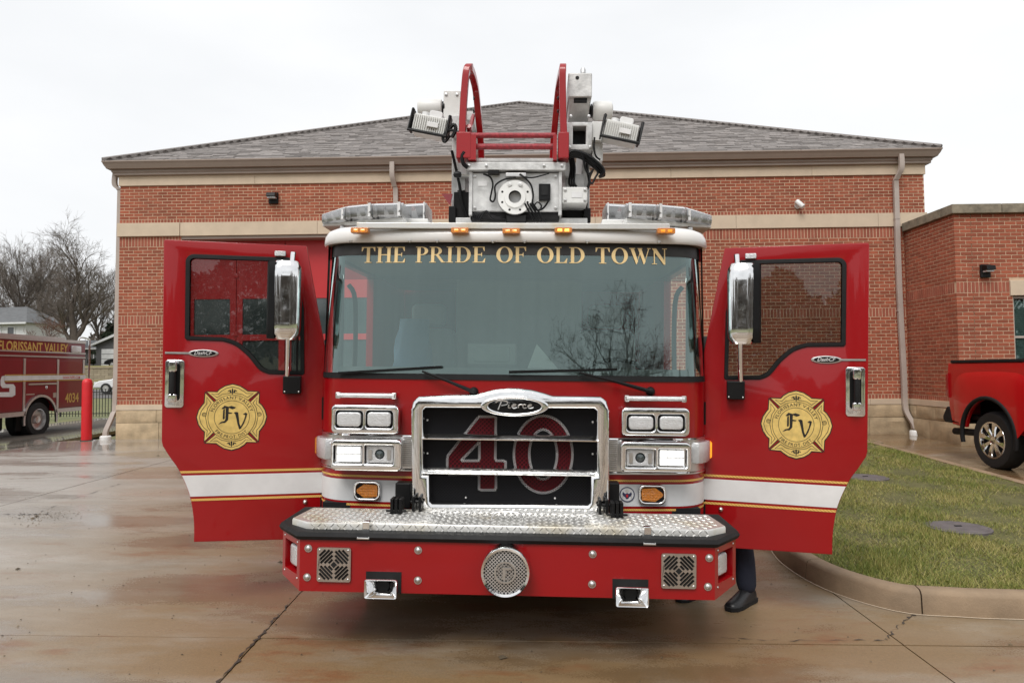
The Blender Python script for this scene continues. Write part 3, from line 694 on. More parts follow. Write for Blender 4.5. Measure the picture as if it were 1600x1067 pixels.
o = spout([(xd, -.19, 5.72), (xd, -.19, 5.42), (xd+.03, -.09, 5.22), (xd+.05, -.07, 5.0), (xd+.05, -.07, 3), (xd+.05, -.07, .1)])
xd = XL-.09
o = spout([(xd-.07, .10, 5.68), (xd-.09, .10, 5.5), (xd-.07, .1, 5.38), (xd+.03, .1, 5.28), (xd+.035, .1, 5.1), (xd+.02, .1, 3), (xd, .1, .8), (xd-.02, .08, .55), (xd-.09, -.05, .2), (xd-.10, -.06, .08)])
m = MB(); m.lathe((xd-.10, -.06, -.03), (0, 0, 1), [(0, .11), (.09, .11), (.11, .09), (.115, .05)], 20); m.build('drain_boot', M['pipe_white'], o)
# wall lights and camera
def wall_light(x, y, z, wv=.1):
    o = MB().prism([(x-wv, z-.14), (x+wv, z-.14), (x+wv, z+.10), (x-wv, z+.10)], y-.05, y).build('wall_light', M['rubber'], st, bevel=.01)
    MB().xprism([(y-.05, z+.09), (y-.19, z+.06), (y-.21, z-.02), (y-.05, z-.02)], x-wv+.006, x+wv-.006).build('hood', M['black'], o, bevel=.008)
    MB().box(x-wv+.02, x+wv-.02, y-.17, y-.06, z-.05, z-.022).build('lens', M['clear_lens'], o)
wall_light(-5.01, 0, 5.06); wall_light(8.644, WY0, 3.11, .085)
o = MB().lathe((5.96, 0, 4.72), (0, -1, 0), [(0, .06), (.03, .06), (.035, .03), (.1, .03), (.11, .0)], 16).build('camera_mount', M['pipe_white'], st)
MB().lathe((5.96, -.1, 4.75), (.45, -.5, -.7), [(-.08, 0), (-.075, .055), (.1, .055), (.12, .045), (.12, 0)], 16).build('camera_head', M['pipe_white'], o)

# ------------------------------------------------------------------ bollard
b0 = GP(135, 688); bo = MB().lathe((b0[0], b0[1], b0[2]-.02), (0, 0, 1), [(0, .098), (1.2, .098), (1.26, .085), (1.29, .05), (1.30, 0)], 24).build('bollard', M['bollard'], smooth=50)
tag(bo, 'red sleeved bollard with rounded top at the left corner of the station', 'bollard')
MB().lathe((b0[0], b0[1], b0[2]-.01), (0, 0, 1), [(0, .115), (.02, .115), (.022, .09)], 24).build('base_collar', M['joint'], bo)
# ------------------------------------------------------------------ the ladder truck
tk = empty('fire_truck', TR.M, 'red ladder fire truck facing the camera with both front doors open', 'fire truck')
HW, CR = 1.262, .25
def plan(y0, hw=HW, cr=CR, yb=.86, n=14, k=8, out=0.0):
    """front outline of the cab from the left side round the nose to the right side"""
    pts = []
    xe = hw-cr
    for i in range(-n, n+1):
        x = xe*i/n; pts.append((x, y0+.045*(x/xe)**2-out))
    ye = y0+.045; arc = []
    for i in range(1, k+1):
        a = math.pi/2*i/k; arc.append((xe+(cr+out)*math.sin(a), ye+cr-(cr+out)*math.cos(a)))
    arc.append((hw+out, max(yb, ye+cr+.01)))
    return [(-x, y) for x, y in reversed(arc)]+pts+arc
def skin(levels, name, m, parent, out=0.0, **k):     # levels: (z, y0, half width)
    return MB().rows([[(x, y, z) for x, y in plan(y0, hw, out=out)] for z, y0, hw in levels]).build(name, m, parent, smooth=50, **k)
zs0, zs1 = 1.492, 2.372                           # windshield bottom, top
def Yz(z): return .575 if z < zs0 else .575+(z-zs0)*.105
cab = skin([(.60, .575, HW), (1.0, .575, HW), (1.492, .575, HW)], 'cab', M['red'], tk)
# sides, floor, back, roof of the cab behind the door openings
m = MB()
for s in (-1, 1):
    m.box(s*1.255, s*1.20, 1.93, 3.3, .55, 2.37); m.box(s*1.255, s*1.20, .89, 1.93, 2.28, 2.37); m.box(s*1.255, s*1.20, .862, 1.93, .45, .72)
m.box(-1.20, 1.20, 3.24, 3.3, .55, 2.37); m.build('cab_side', M['red'], tk, smooth=0)
MB().box(-1.19, 1.19, .62, 3.23, .62, .70).build('cab_floor', M['rubber'], tk)
# windshield and its black surround
def glaze(z): return (z, Yz(z), HW-.02*(z-zs0))
wsd = skin([glaze(zs0), glaze(1.7), glaze(2.0), glaze(2.2), glaze(zs1)], 'windshield', M['windshield'], tk)
skin([(z, y, h) for z, y, h in (glaze(zs0-.006), glaze(zs0+.03))], 'lower_seal', M['rubber'], wsd, out=.006)
skin([glaze(2.285), glaze(2.34), glaze(zs1+.004)], 'black_top_band', M['ink'], wsd, out=.003)
for s in (-1, 1):
    MB().rows([[(s*(h+.001), y_, z) for y_ in (.835, .885)] for z, y, h in [glaze(zs0), glaze(1.9), glaze(zs1)]]).build('pillar_trim', M['black'], wsd, smooth=0)
M['shade_film'] = glass('shade band film', (.50, .52, .56), 0.0)
skin([glaze(2.125), glaze(2.2), glaze(2.284)], 'shade_band', M['shade_film'], wsd, out=-.004)
# lettering over the windshield
def serif_glyphs():
    S, Hh = .165, .055
    def r(x0, x1, z0, z1): return [(x0, z0), (x1, z0), (x1, z1), (x0, z1)]
    def stem(x, w=S, ser=.085): return [r(x, x+w, 0, 1), r(x-ser, x+w+ser, 0, .045), r(x-ser, x+w+ser, .955, 1)]
    def bowl(cx, cz, ro, rz, ri, rzi, a0, a1, n=14, dx=0):
        out = []
        for k in range(n):
            p, q_ = math.radians(a0+(a1-a0)*k/n), math.radians(a0+(a1-a0)*(k+1)/n)
            out.append([(cx+ro*math.cos(p), cz+rz*math.sin(p)), (cx+ro*math.cos(q_), cz+rz*math.sin(q_)), (cx+dx+ri*math.cos(q_), cz+rzi*math.sin(q_)), (cx+dx+ri*math.cos(p), cz+rzi*math.sin(p))])
        return out
    g = {}
    g['I'] = (stem(.085), .42)
    g['T'] = ([r(.29, .455, 0, 1), r(.19, .555, 0, .045), r(.02, .725, .95, 1), [(.02, .955), (.02, .72), (.05, .72), (.14, .955)], [(.725, .955), (.605, .955), (.695, .72), (.725, .72)]], .76)
    g['H'] = (stem(.085)+stem(.56)+[r(.25, .56, .475, .53)], .82)
    e = stem(.085)+[r(.25, .60, .95, 1), r(.25, .47, .475, .53), [(.43, .40), (.47, .36), (.47, .65), (.43, .60)], [(.60, .955), (.49, .955), (.57, .73), (.60, .73)]]
    g['F'] = (e, .66)
    g['E'] = (e+[r(.25, .62, 0, .05), [(.62, .045), (.64, .27), (.61, .27), (.50, .045)]], .70)
    g['L'] = (stem(.085)+[r(.25, .60, 0, .05), [(.60, .045), (.63, .30), (.60, .30), (.46, .045)]], .68)
    p = stem(.085)+bowl(.32, .735, .31, .265, .14, .215, -90, 90)+[r(.25, .33, .95, 1), r(.25, .33, .47, .52)]
    g['P'] = (p, .67)
    g['R'] = (p+[[(.30, .50), (.46, .50), (.74, .045), (.82, .045), (.82, 0), (.62, 0)]], .83)
    g['D'] = (stem(.085)+bowl(.33, .5, .44, .5, .26, .45, -90, 90, 18)+[r(.25, .34, .95, 1), r(.25, .34, 0, .05)], .83)
    g['O'] = (bowl(.43, .5, .41, .515, .225, .465, 0, 360, 30), .87)
    g['N'] = ([r(.12, .175, 0, .97), r(.02, .28, 0, .045), r(.64, .695, .0, 1), r(.55, .79, .955, 1), [(.02, 1), (.24, 1), (.695, .16), (.695, -.02), (.62, -.02)], ], .82)
    def v(x): return [[(x, .97), (x+.175, .97), (x+.38, .16), (x+.31, -.015), (x+.28, -.015)], [(x+.31, -.015), (x+.335, .14), (x+.52, .97), (x+.57, .97)]]
    g['W'] = (v(.06)+v(.44)+[r(.0, .30, .955, 1), r(.42, .66, .955, 1), r(.9, 1.08, .955, 1)], 1.08)
    return g
SG = serif_glyphs(); line = 'THE PRIDE OF OLD TOWN'
ww = [(SG[c][1] if c != ' ' else .40)+.035 for c in line]; tot = sum(ww)
lx, lz = T(562, 409, .66); rx, rz = T(1046, 413, .66); hgt = T(600, 383, .66)[1]-T(600, 408, .66)[1]
x = lx; kx = (rx-lx)/tot; zb = (lz+rz)/2; wsl = wsd
def on_glass(x, z, d):
    xe = HW-CR; return (x, Yz(z)+.045*min(1, abs(x)/xe)**2-.0035-d, z)
for c, wv in zip(line, ww):
    if c != ' ':
        lm = MB()
        for i, p in enumerate(SG[c][0]): lm.poly([on_glass(x+q_[0]*kx, zb+q_[1]*hgt, .0012+i*.00004) for q_ in p])
        lm.build('letter', M['letter_gold'], wsd, smooth=0, recalc=False)
    x += wv*kx
# wipers
for (a, b, c, d) in (((740, 612), (660, 580), (525, 583), (690, 573)), ((1018, 612), (905, 582), (795, 581), (965, 577))):
    def wp(p, off): xx, zz = T(p[0], p[1], .56); return Vector((xx, Yz(zz)+.045*(xx/1.01)**2-off, zz))
    wo = MB().tube([wp(a, .03), wp(((a[0]+b[0])/2, (a[1]+b[1])/2-1), .045), wp(b, .04)], [.014, .010, .007], 6).build('wiper_arm', M['black'], wsd)
    m = MB(); m.obox((wp(c, .022)+wp(d, .022))/2, (wp(d, .022)-wp(c, .022))/2, (0, .008, 0), (0, 0, .007)); m.build('wiper_blade', M['black'], wo)
    m = MB(); m.dome(wp(a, .0)+Vector((0, .0, 0)), (0, -1, 0), .03, .04, 14); m.build('wiper_pivot', M['black'], wo)
# roof cap with drip brow
top = []
for z, o in ((2.366, .0), (2.362, .045), (2.375, .055), (2.42, .05), (2.455, .03), (2.475, -.01), (2.487, -.06)):
    top.append([(x_, y_, z) for x_, y_ in plan(.672, 1.238, .22, 1.0, out=o)])
m = MB(); m.rows(top); R0_ = top[-1]; m.rows([R0_, [(p[0], 3.3, p[2]) for p in R0_]]); roofc = m.build('cab_roof', M['white_paint'], tk, smooth=50)
yl = .60
m = MB(); a, b = T(528, 357, yl), T(1075, 357, yl)
m.box(-1.0, .99, .615, .66, 2.445, 2.482); m.build('tread_strip', M['tread'], roofc, bevel=.004)
for k, (px, py) in enumerate(((563, 361), (719, 361), (799, 362), (880, 361), (1040, 362))):
    x_, z_ = T(px, py, yl); o = MB().prism(rrect(x_-.056, x_+.056, z_-.018, z_+.018, .009), yl-.028, yl+.03).build('marker_light', M['amber'], roofc, bevel=.005)
    m = MB()
    for s in (-1, 1): m.xprism([(yl-.0275, z_-.008), (yl-.031, z_), (yl-.0275, z_+.008)], x_+s*.022-.013, x_+s*.022+.013)
    m.build('bulb', M['glow_amber'] if k == 3 else M['amber_lit'], o)
for px in (508+40, 640, 683, 770, 820, 918, 1030):
    x_ = T(px, 370, .62)[0]; m = MB(); m.dome((x_, .625, 2.368), (0, -.3, -1), .012, .014, 8); m.build('rivet', M['alu'], roofc)
# light bars: clear lensed, swept back toward the sides
def lensbar(x0, x1, y0, y1, sweep, z0, h, nseg, parent):
    """a clear lens pod from x0 (inner) to x1 (outer), its outer end swept back"""
    def xf(u, v, z): return (x0+(x1-x0)*u, y0+(y1-y0)*v+sweep*u*u, z)
    base = MB(xf); base.prism([(0, z0-.035), (1, z0-.02), (1, z0), (0, z0)], .05, .95); b_ = base.build('light_bar', M['white_part'], parent, bevel=.006)
    for k in range(nseg):
        u0, u1 = k/nseg+.006, (k+1)/nseg-.006; m = MB(xf); tz = .75 if (k == nseg-1 and nseg > 1) else 1
        m.rows([[(u0, -.0, z0), (u1, -.0, z0)], [(u0, -.04, z0+h*.3), (u1, -.04, z0+h*.3*tz)], [(u0, -.02, z0+h*.8), (u1, -.02, z0+h*.8*tz)], [(u0, .12, z0+h), (u1, .12, z0+h*tz)], [(u0, .88, z0+h), (u1, .88, z0+h*tz)], [(u0, 1.0, z0), (u1, 1.0, z0)]])
        for u, t in ((u0, 1), (u1, tz)): m.poly([(u, 0, z0), (u, -.04, z0+h*.3*t), (u, -.02, z0+h*.8*t), (u, .12, z0+h*t), (u, .88, z0+h*t), (u, 1, z0)])
        m.build('lens', M['bar_lens'], b_, smooth=40)
        m = MB(xf)
        for q_ in range(3):
            ua, ub = u0+(u1-u0)*(q_+.08)/3, u0+(u1-u0)*(q_+.92)/3
            m.rows([[(ua, .12, z0+.012), (ub, .12, z0+.012)], [(ua+(ub-ua)*.2, .42, z0+h*.42*tz), (ub-(ub-ua)*.2, .42, z0+h*.42*tz)], [(ua, .14, z0+h*.88*tz), (ub, .14, z0+h*.88*tz)]])
        m.build('reflectors', M['white_print'], b_, smooth=0)
        m = MB(xf); m.box(u0+.01, u1-.01, .45, .8, z0+.003, z0+h*.8*tz); m.build('lamp_core', M['white_print'], b_)
        m = MB(xf); m.box(u0+.02, u0+.05, -.03, .5, z0+.004, z0+h*.97*tz); m.build('divider', M['white_print'], b_)
for s in (-1, 1):
    z_ = 2.565
    lensbar(s*.74, s*1.36, .80, 1.10, .24, z_-.005, .098, 3, roofc); lensbar(s*.645, s*.96, 1.16, 1.5, .08, z_+.045, .13, 1, roofc)
    MB().box(s*.60, s*.84, .99, 1.3, 2.485, z_+.02).build('light_bracket', M['white_part'], roofc, bevel=.01)
    m = MB()
    for q_ in (.92, 1.1, 1.2): m.cyl((s*q_, 1.0, 2.47), (s*q_, 1.0, 2.53), .02, n=10)
    m.build('bar_feet', M['alu'], roofc)

# stripes: white band with gold rope lines, wrapping the nose
def zc(px, py): return T(px, py, .57)[1]
w0, w1 = .712, .848
st_ = skin([(w0, .575, HW), (w1, .575, HW)], 'white_stripe', M['white_print'], cab, out=.0015)
m, nt, b, L = nodes('gold rope line'); sp = N(nt, 'SeparateXYZ'); cdn = N(nt, 'TexCoord'); L(cdn.outputs['Object'], sp.inputs[0])
fq = math_(nt, 'PINGPONG', math_(nt, 'MULTIPLY', math_(nt, 'ADD', math_(nt, 'ADD', sp.outputs[0], sp.outputs[2]), sp.outputs[1]), 130), 1)
L(ramp(nt, fq, [(.1, (.50, .27, .055)), (.6, (.80, .50, .14))]), b.inputs['Base Color']); b.inputs['Roughness'].default_value = .45; M['rope'] = m
for z_ in (w0-.022, w1+.022): skin([(z_-.0065, .575, HW), (z_+.0065, .575, HW)], 'gold_line', M['rope'], cab, out=.0025)

# grille
gy = .44
gr_o = [T(*p, gy) for p in ((648, 806), (644, 798), (643, 640), (646, 627), (655, 619), (700, 617.5), (742, 617), (757, 613), (775, 608.5), (803, 606.5), (831, 609), (850, 614), (864, 618.5), (905, 619), (938, 619.5), (947, 626), (951.5, 640), (952, 800), (947, 808))]
def R(px0, py0, px1, py1, y, r=.012):
    a, b = T(px0, py0, y), T(px1, py1, y); return rrect(min(a[0], b[0]), max(a[0], b[0]), min(a[1], b[1]), max(a[1], b[1]), r)
tops = R(664, 638, 931, 680, gy); mids = R(664, 687, 931, 732, gy); lows = R(672, 741, 922, 783, gy)
gin = [T(*p, gy) for p in ((666, 637), (662, 641), (662, 741), (672, 741), (672, 782), (676, 786), (918, 788), (922, 784), (922, 742), (932, 742), (932, 642), (928, 638))]
gf = MB().plate([gr_o, gin], gy-.03, gy+.14, .022).build('grille', M['chrome'], tk, smooth=50)
for (p0, p1) in (((660, 677.5), (935, 690)), ((660, 730), (935, 743.5))):
    a, b = T(p0[0], p0[1], gy), T(p1[0], p1[1], gy)
    m = MB(); m.rows([[(x_, yy, zz) for x_ in (a[0], b[0])] for yy, zz in ((gy+.05, a[1]), (gy+.004, a[1]), (gy-.002, a[1]-.003), (gy-.032, b[1]+.009), (gy-.030, b[1]+.003), (gy-.022, b[1]), (gy+.05, b[1]))]); m.build('grille_bar', M['chrome'], gf, smooth=40)
a, b = T(660, 634, gy), T(935, 790, gy); gm = gy+.055
MB().box(a[0], b[0], gm, gm+.02, b[1], a[1]).build('mesh_screen', M['mesh_black'], gf, smooth=0)
m = MB(); m.box(-.575, .556, gy+.06, .58, .63, 1.36); m.build('grille_housing', M['black'], gf)
# the big woven 40
def G2(x, z, d=.0): xx, zz = T(640+x*320/1552, 600+z*220/1067, gm); return (xx, gm-d, zz)
four_o = [(525, 245), (655, 245), (650, 578), (728, 578), (728, 682), (655, 682), (655, 800), (527, 800), (527, 682), (287, 682), (287, 545)]
four_i = [(530, 435), (530, 578), (390, 578)]
zo = ellipse(1012, 530, 222, 292, 44); zi = ellipse(1012, 530, 105, 188, 36)
for nm, ol in (('number_four', [four_o, four_i]), ('number_zero', [zo, zi])):
    pts = [[(G2(*p)[0], G2(*p)[2]) for p in o] for o in ol]
    o = MB().plate(pts, gm-.006, gm-.002).build(nm, M['mesh_red'], gf, smooth=0)
    m = MB()
    for ring in pts:                            # cross-stitched white edge
        dense = []
        for i in range(len(ring)):
            a, b = Vector(ring[i]), Vector(ring[(i+1) % len(ring)]); k = max(1, round((b-a).length/.0115))
            for j in range(k): dense.append((a+(b-a)*j/k, (b-a).normalized()))
        if len(dense) % 2: dense.pop()
        for ph in (0, 1):
            path = []
            for i, (p, t) in enumerate(dense): sgn = 1 if (i+ph) % 2 else -1; path.append((p.x-t.y*.0075*sgn, gm-.009-.001*ph, p.y+t.x*.0075*sgn))
            path.append(path[0]); m.tube(path, .0017, 4, False)
    m.build('stitching', M['white_print'], o, smooth=0)
for px, py in ((668, 656), (926, 659), (668, 708), (926, 709), (728, 777), (867, 778)):
    xx, zz = T(px, py, gm); m = MB(); m.dome((xx, gm, zz), (0, -1, 0), .007, .007, 8); m.build('screw', M['alu'], gf)
# oval badge
bx, bz = T(804, 634.5, gy-.04)
bd_ = MB().plate([ellipse(bx, bz, .205, .062, 40), ellipse(bx, bz, .158, .042, 40)], gy-.046, gy-.005, .01).build('badge', M['chrome'], gf, smooth=50)
MB().plate([ellipse(bx, bz, .16, .044, 40)], gy-.030, gy-.02).build('badge_field', M['black'], bd_)
def script(strokes, ox, oz, sx, sz, y, r, xf=None):
    m = MB(xf)
    for s in strokes: m.tube(smooth_path([(ox+p[0]*sx, y, oz+p[1]*sz) for p in s], 5), r, 6)
    return m
pierce = [[(.10, -.62), (.14, -.1), (.2, .75)], [(.02, .55), (.12, .85), (.28, .9), (.4, .62), (.36, .25), (.2, .08)],
          [(.44, .25), (.43, -.25), (.5, -.3)], [(.46, .48), (.465, .50)], [(.52, .0), (.64, .1), (.66, .28), (.58, .28), (.53, -.08), (.6, -.3), (.7, -.2)],
          [(.74, .28), (.74, -.3)], [(.74, .05), (.8, .26), (.88, .22)], [(.98, .2), (.92, .28), (.88, 0), (.92, -.3), (1.0, -.22)], [(1.03, .0), (1.13, .1), (1.15, .28), (1.08, .28), (1.04, -.08), (1.1, -.3), (1.22, -.15)]]
script(pierce, bx-.118, bz+.0, .19, .036, gy-.036, .0042).build('badge_script', M['alu'], bd_)
# hinges at the grille's feet and rests on the tread plate
for px0, px1, s in ((617, 640, 1), (950, 968, -1)):
    (xa, za), (xb, zb_) = T(px0, 755, .46), T(px1, 808, .46)
    m = MB(); m.box(xa, xb, .47, .56, .70, za); m.build('side_guard', M['black'], gf, bevel=.006)
    cxx = (xa+xb)/2
    m = MB()
    for dx in (-.025, .0, .025): m.box(cxx+dx-.009, cxx+dx+.009, .27, .35, .712, .80)
    m.tube([(cxx-.06, .28, .73), (cxx+.06, .28, .73)], .007, 8); m.box(cxx-.035, cxx+.035, .27, .36, .712, .722); m.build('latch_block', M['black'], gf, bevel=.003)
for px in (653, 942):
    xx = T(px, 790, .40)[0]; m = MB()
    for dx in (-.02, .02): m.box(xx+dx-.008, xx+dx+.008, .345, .405, .712, .80)
    m.tube([(xx-.04, .37, .765), (xx+.04, .37, .765)], .009, 8); m.build('hinge', M['black'], gf, bevel=.003)

# lamp clusters
def bezel(px0, py0, px1, py1, y0, y1, name, parent, holes, r=.03):
    a, b = T(px0, py0, y0), T(px1, py1, y0)
    return MB().plate([rrect(a[0], b[0], b[1], a[1], r)]+holes, y0, y1, .010).build(name, M['chrome'], parent, smooth=50)
def prect(px0, py0, px1, py1, y, r): a, b = T(px0, py0, y), T(px1, py1, y); return rrect(a[0], b[0], b[1], a[1], r)
by = .50
for side_, up, upl, lo, lol, mk in ((-1, (517.5, 632, 622, 678.5), ((524, 641, 566, 669), (571.5, 641, 613, 669)), (517, 686, 627, 737), ((521, 695, 567, 724), (570, 695, 615, 725)), (484, 686, 514, 719)),
                            (1, (971.5, 636.5, 1078, 682), ((980, 647.5, 1023.5, 674), (1028.5, 647.5, 1070, 674)), (970, 690, 1080, 739), ((978, 701, 1024, 730), (1028, 701, 1073, 730)), (1089, 693, 1117, 726))):
    h = [prect(*q_, by, .02) for q_ in upl]
    bz_ = bezel(*up, by, by+.09, 'warning_light_bezel', cab, h)
    for q_, hh in zip(upl, h):
        xs_ = [p[0] for p in hh]; zs_ = [p[1] for p in hh]; x0, x1, z0, z1 = min(xs_), max(xs_), min(zs_), max(zs_)
        MB().plate([rrect(x0-.004, x1+.004, z0-.004, z1+.004, .02)], by+.03, by+.08).build('gasket', M['rubber'], bz_)
        o = MB().plate([rrect(x0+.010, x1-.010, z0+.010, z1-.010, .022)], by-.004, by+.04, .008).build('warning_light', M['clear_lens'], bz_, smooth=50)
    h = [prect(*q_, by, .01) for q_ in lol]
    bz_ = bezel(*lo, by-.015, by+.09, 'headlight_bezel', cab, h)
    for i, (q_, hh) in enumerate(zip(lol, h)):
        lit = (i == 0) if side_ < 0 else (i == 1)
        xs_ = [p[0] for p in hh]; zs_ = [p[1] for p in hh]; x0, x1, z0, z1 = min(xs_), max(xs_), min(zs_), max(zs_); xm, zm = (x0+x1)/2, (z0+z1)/2
        MB().plate([rrect(x0-.004, x1+.004, z0-.004, z1+.004, .01)], by+.05, by+.085).build('lamp_bucket', M['chrome'], bz_)
        if lit:
            o = MB().plate([rrect(x0+.008, x1-.008, z0+.008, z1-.008, .012)], by+.012, by+.03, .004).build('headlight', M['clear_lens'], bz_)
            for dx in (-.05, 0, .05):
                for dz in (-.025, .025):
                    MB().box(xm+dx-.022, xm+dx+.022, by+.006, by+.0119, zm+dz-.021, zm+dz+.021).build('lit_segment', M['lamp_lit'], bz_)
        else:
            o = MB().plate([rrect(x0+.006, x1-.006, z0+.006, z1-.006, .01), ellipse(xm, zm, .030, .030, 24)], by+.012, by+.03, .003).build('headlight', M['clear_lens'], bz_)
            MB().lathe((xm, by+.04, zm), (0, -1, 0), [(0, .030), (.02, .028), (.034, .020), (.04, 0)], 24).build('projector', M['pane_glass'], bz_)
            for dx in (-.058, .058): MB().plate([rrect(xm+dx-.011, xm+dx+.011, zm-.03, zm+.03, .004)], by+.004, by+.0115).build('side_element', M['alu'], bz_)
    # corner marker lamp: wraps the corner
    mx0 = abs(T((mk[0]+mk[2])/2, mk[1], .6)[0]); z1_, z0_ = T(mk[0], mk[1], .6)[1], T(mk[0], mk[3], .6)[1]
    m = MB(); A0, A1, CC = math.radians(8), math.radians(80), HW-CR
    for zz0, zz1, ro_, nm_, mt in ((z0_-.018, z1_+.018, .255, 'corner_bezel', 'chrome'), (z0_, z1_, .29, 'corner_lamp', 'clear_lens'), (z0_+.01, z1_-.01, .302, 'turn_bulb', None)):
        if nm_ == 'turn_bulb':
            an0, an1 = math.radians(80), math.radians(83); mt = 'amber_lit' if side_ > 0 else 'amber'
        else: an0, an1 = (A0, A1) if nm_ == 'corner_bezel' else (math.radians(30), A1)
        rows = []
        for k in range(9):
            a_ = an0+(an1-an0)*k/8; e_ = .0 if 0 < k < 8 else -.035
            rows.append([(side_*(CC+(q_+e_*(q_ > .26))*math.sin(a_)), .62+CR-(q_+e_*(q_ > .26))*math.cos(a_), z) for q_, z in ((.24, zz0), (ro_-.008, zz0), (ro_, zz0+.01), (ro_, zz1-.01), (ro_-.008, zz1), (.24, zz1))])
        m = MB(); m.rows(rows); m.poly(rows[0]); m.poly(rows[-1]); m.build(nm_, M[mt], cab, smooth=40)
# ribbed chrome band behind the headlamps
zb0, zb1 = T(640, 737, .56)[1], T(640, 680.5, .56)[1]
bandp = plan(.575, HW, out=.006)
for s in (-1, 1):
    seg = [p for p in bandp if p[0]*s > .57]; rows = [[(x_, y_, z) for x_, y_ in seg] for z in (zb0, zb1)]
    o = MB().rows(rows).build('trim_band', M['alu'], cab, smooth=50)
    for z in (zb0+.006, zb1-.012):
        MB().rows([[(x_, y_, z) for x_, y_ in seg], [(x_*1.003, y_-.006, z+.003) for x_, y_ in seg], [(x_, y_, z+.010) for x_, y_ in seg]]).build('trim_bead', M['chrome'], o)
    m = MB()
    for k in range(15): zz = zb0+.03+k*.0125; m.box(s*.60, s*.665, .560, .575, zz, zz+.006)
    m.build('louvre_fins', M['alu'], o, kind='stuff')
# clear marker bars above
for px0, px1, py in ((524, 619, 617.5), (976, 1073, 622.5)):
    (xa, z_), (xb, _) = T(px0, py, .55), T(px1, py, .55)
    o = MB().tube([(xa+.012, .555, z_), (xb-.012, .555, z_)], .016, 12).build('marker_bar', M['clear_lens'], cab, smooth=50)
    m = MB()
    for xx in (xa, xb-.03): m.box(xx, xx+.03, .545, .585, z_-.02, z_+.02)
    m.build('bar_ends', M['alu'], o, bevel=.006)
# amber turn signals with arrow lens
for px, py, s in ((572, 768, -1), (1020, 774, 1)):
    xx, zz = T(px, py, .56); yy = .575+.045*(xx/1.01)**2-.004
    o = MB().plate([rrect(xx-.085, xx+.085, zz-.06, zz+.06, .035), rrect(xx-.07, xx+.07, zz-.046, zz+.046, .028)], yy-.03, yy+.01, .007).build('turn_signal', M['chrome'], cab, smooth=50)
    MB().plate([rrect(xx-.072, xx+.072, zz-.048, zz+.048, .028)], yy-.014, yy).build('black_lens', M['black'], o)
    MB().plate([[(xx+s*p, zz+q_) for p, q_ in ((-.062, -.036), (.02, -.042), (.062, -.012), (.068, 0), (.062, .012), (.02, .042), (-.062, .036), (-.066, 0))]], yy-.022, yy-.014).build('arrow_lens', M['amber'], o)
    m = MB()
    for i in range(-5, 6):
        for j in range(-2, 3):
            if i*s > 1 and abs(j) > 1: continue
            m.dome((xx+i*.0105, yy-.022, zz+j*.0155), (0, -1, 0), .0038, .003, 6)
    m.build('led_beads', M['amber'], o, kind='stuff')
# eagle crest decal
xx, zz = T(981, 774, .56); yy = .575+.045*(xx/1.01)**2-.003
o = MB().plate([ellipse(xx, zz, .047, .047, 36)], yy-.0012, yy).build('crest', M['white_print'], cab, smooth=0)
MB().plate([ellipse(xx, zz, .047, .047, 36), ellipse(xx, zz, .041, .041, 36)], yy-.0020, yy-.0012).build('crest_ring', M['blue_print'], o, smooth=0)
eg = [[(0, .012), (-.012, .006), (-.025, .018), (-.030, .006), (-.024, -.008), (-.012, -.014), (-.008, -.024), (0, -.028), (.008, -.024), (.012, -.014), (.024, -.008), (.030, .006), (.025, .018), (.012, .006)]]
MB().plate([[(xx+p, zz+q_-.002) for p, q_ in eg[0]]], yy-.0020, yy-.0012).build('crest_eagle', M['blue_print'], o, smooth=0)
MB().plate([ellipse(xx, zz+.021, .011, .010, 16)], yy-.0020, yy-.0012).build('crest_cloud', M['alu'], o, smooth=0)
MB().plate([[(xx-.007, zz), (xx+.007, zz), (xx+.006, zz-.015), (xx, zz-.02), (xx-.006, zz-.015)]], yy-.0028, yy-.0021).build('crest_shield', M['bollard'], o, smooth=0)
for s in (-1, 1): MB().plate([ellipse(xx+s*.027, zz-.015, .004, .011, 10)], yy-.0020, yy-.0012).build('crest_claw', M['alu'], o, smooth=0)

# bumper
def bplan(o=0, yb=.60): return [(-1.285+o, yb), (-1.285+o, .20+o*.3), (-1.118+o*.6, .0+o), (1.118-o*.6, .0+o), (1.285-o, .20+o*.3), (1.285-o, yb)]
zb0_, zb1_ = .352, .642
bp = MB(); P0 = bplan(); P0[0] = (-1.285, .60)
low = [(x_, y_, zb0_+(.025 if abs(x_) > 1.2 else 0)) for x_, y_ in P0]; up_ = [(x_, y_, zb1_) for x_, y_ in P0]
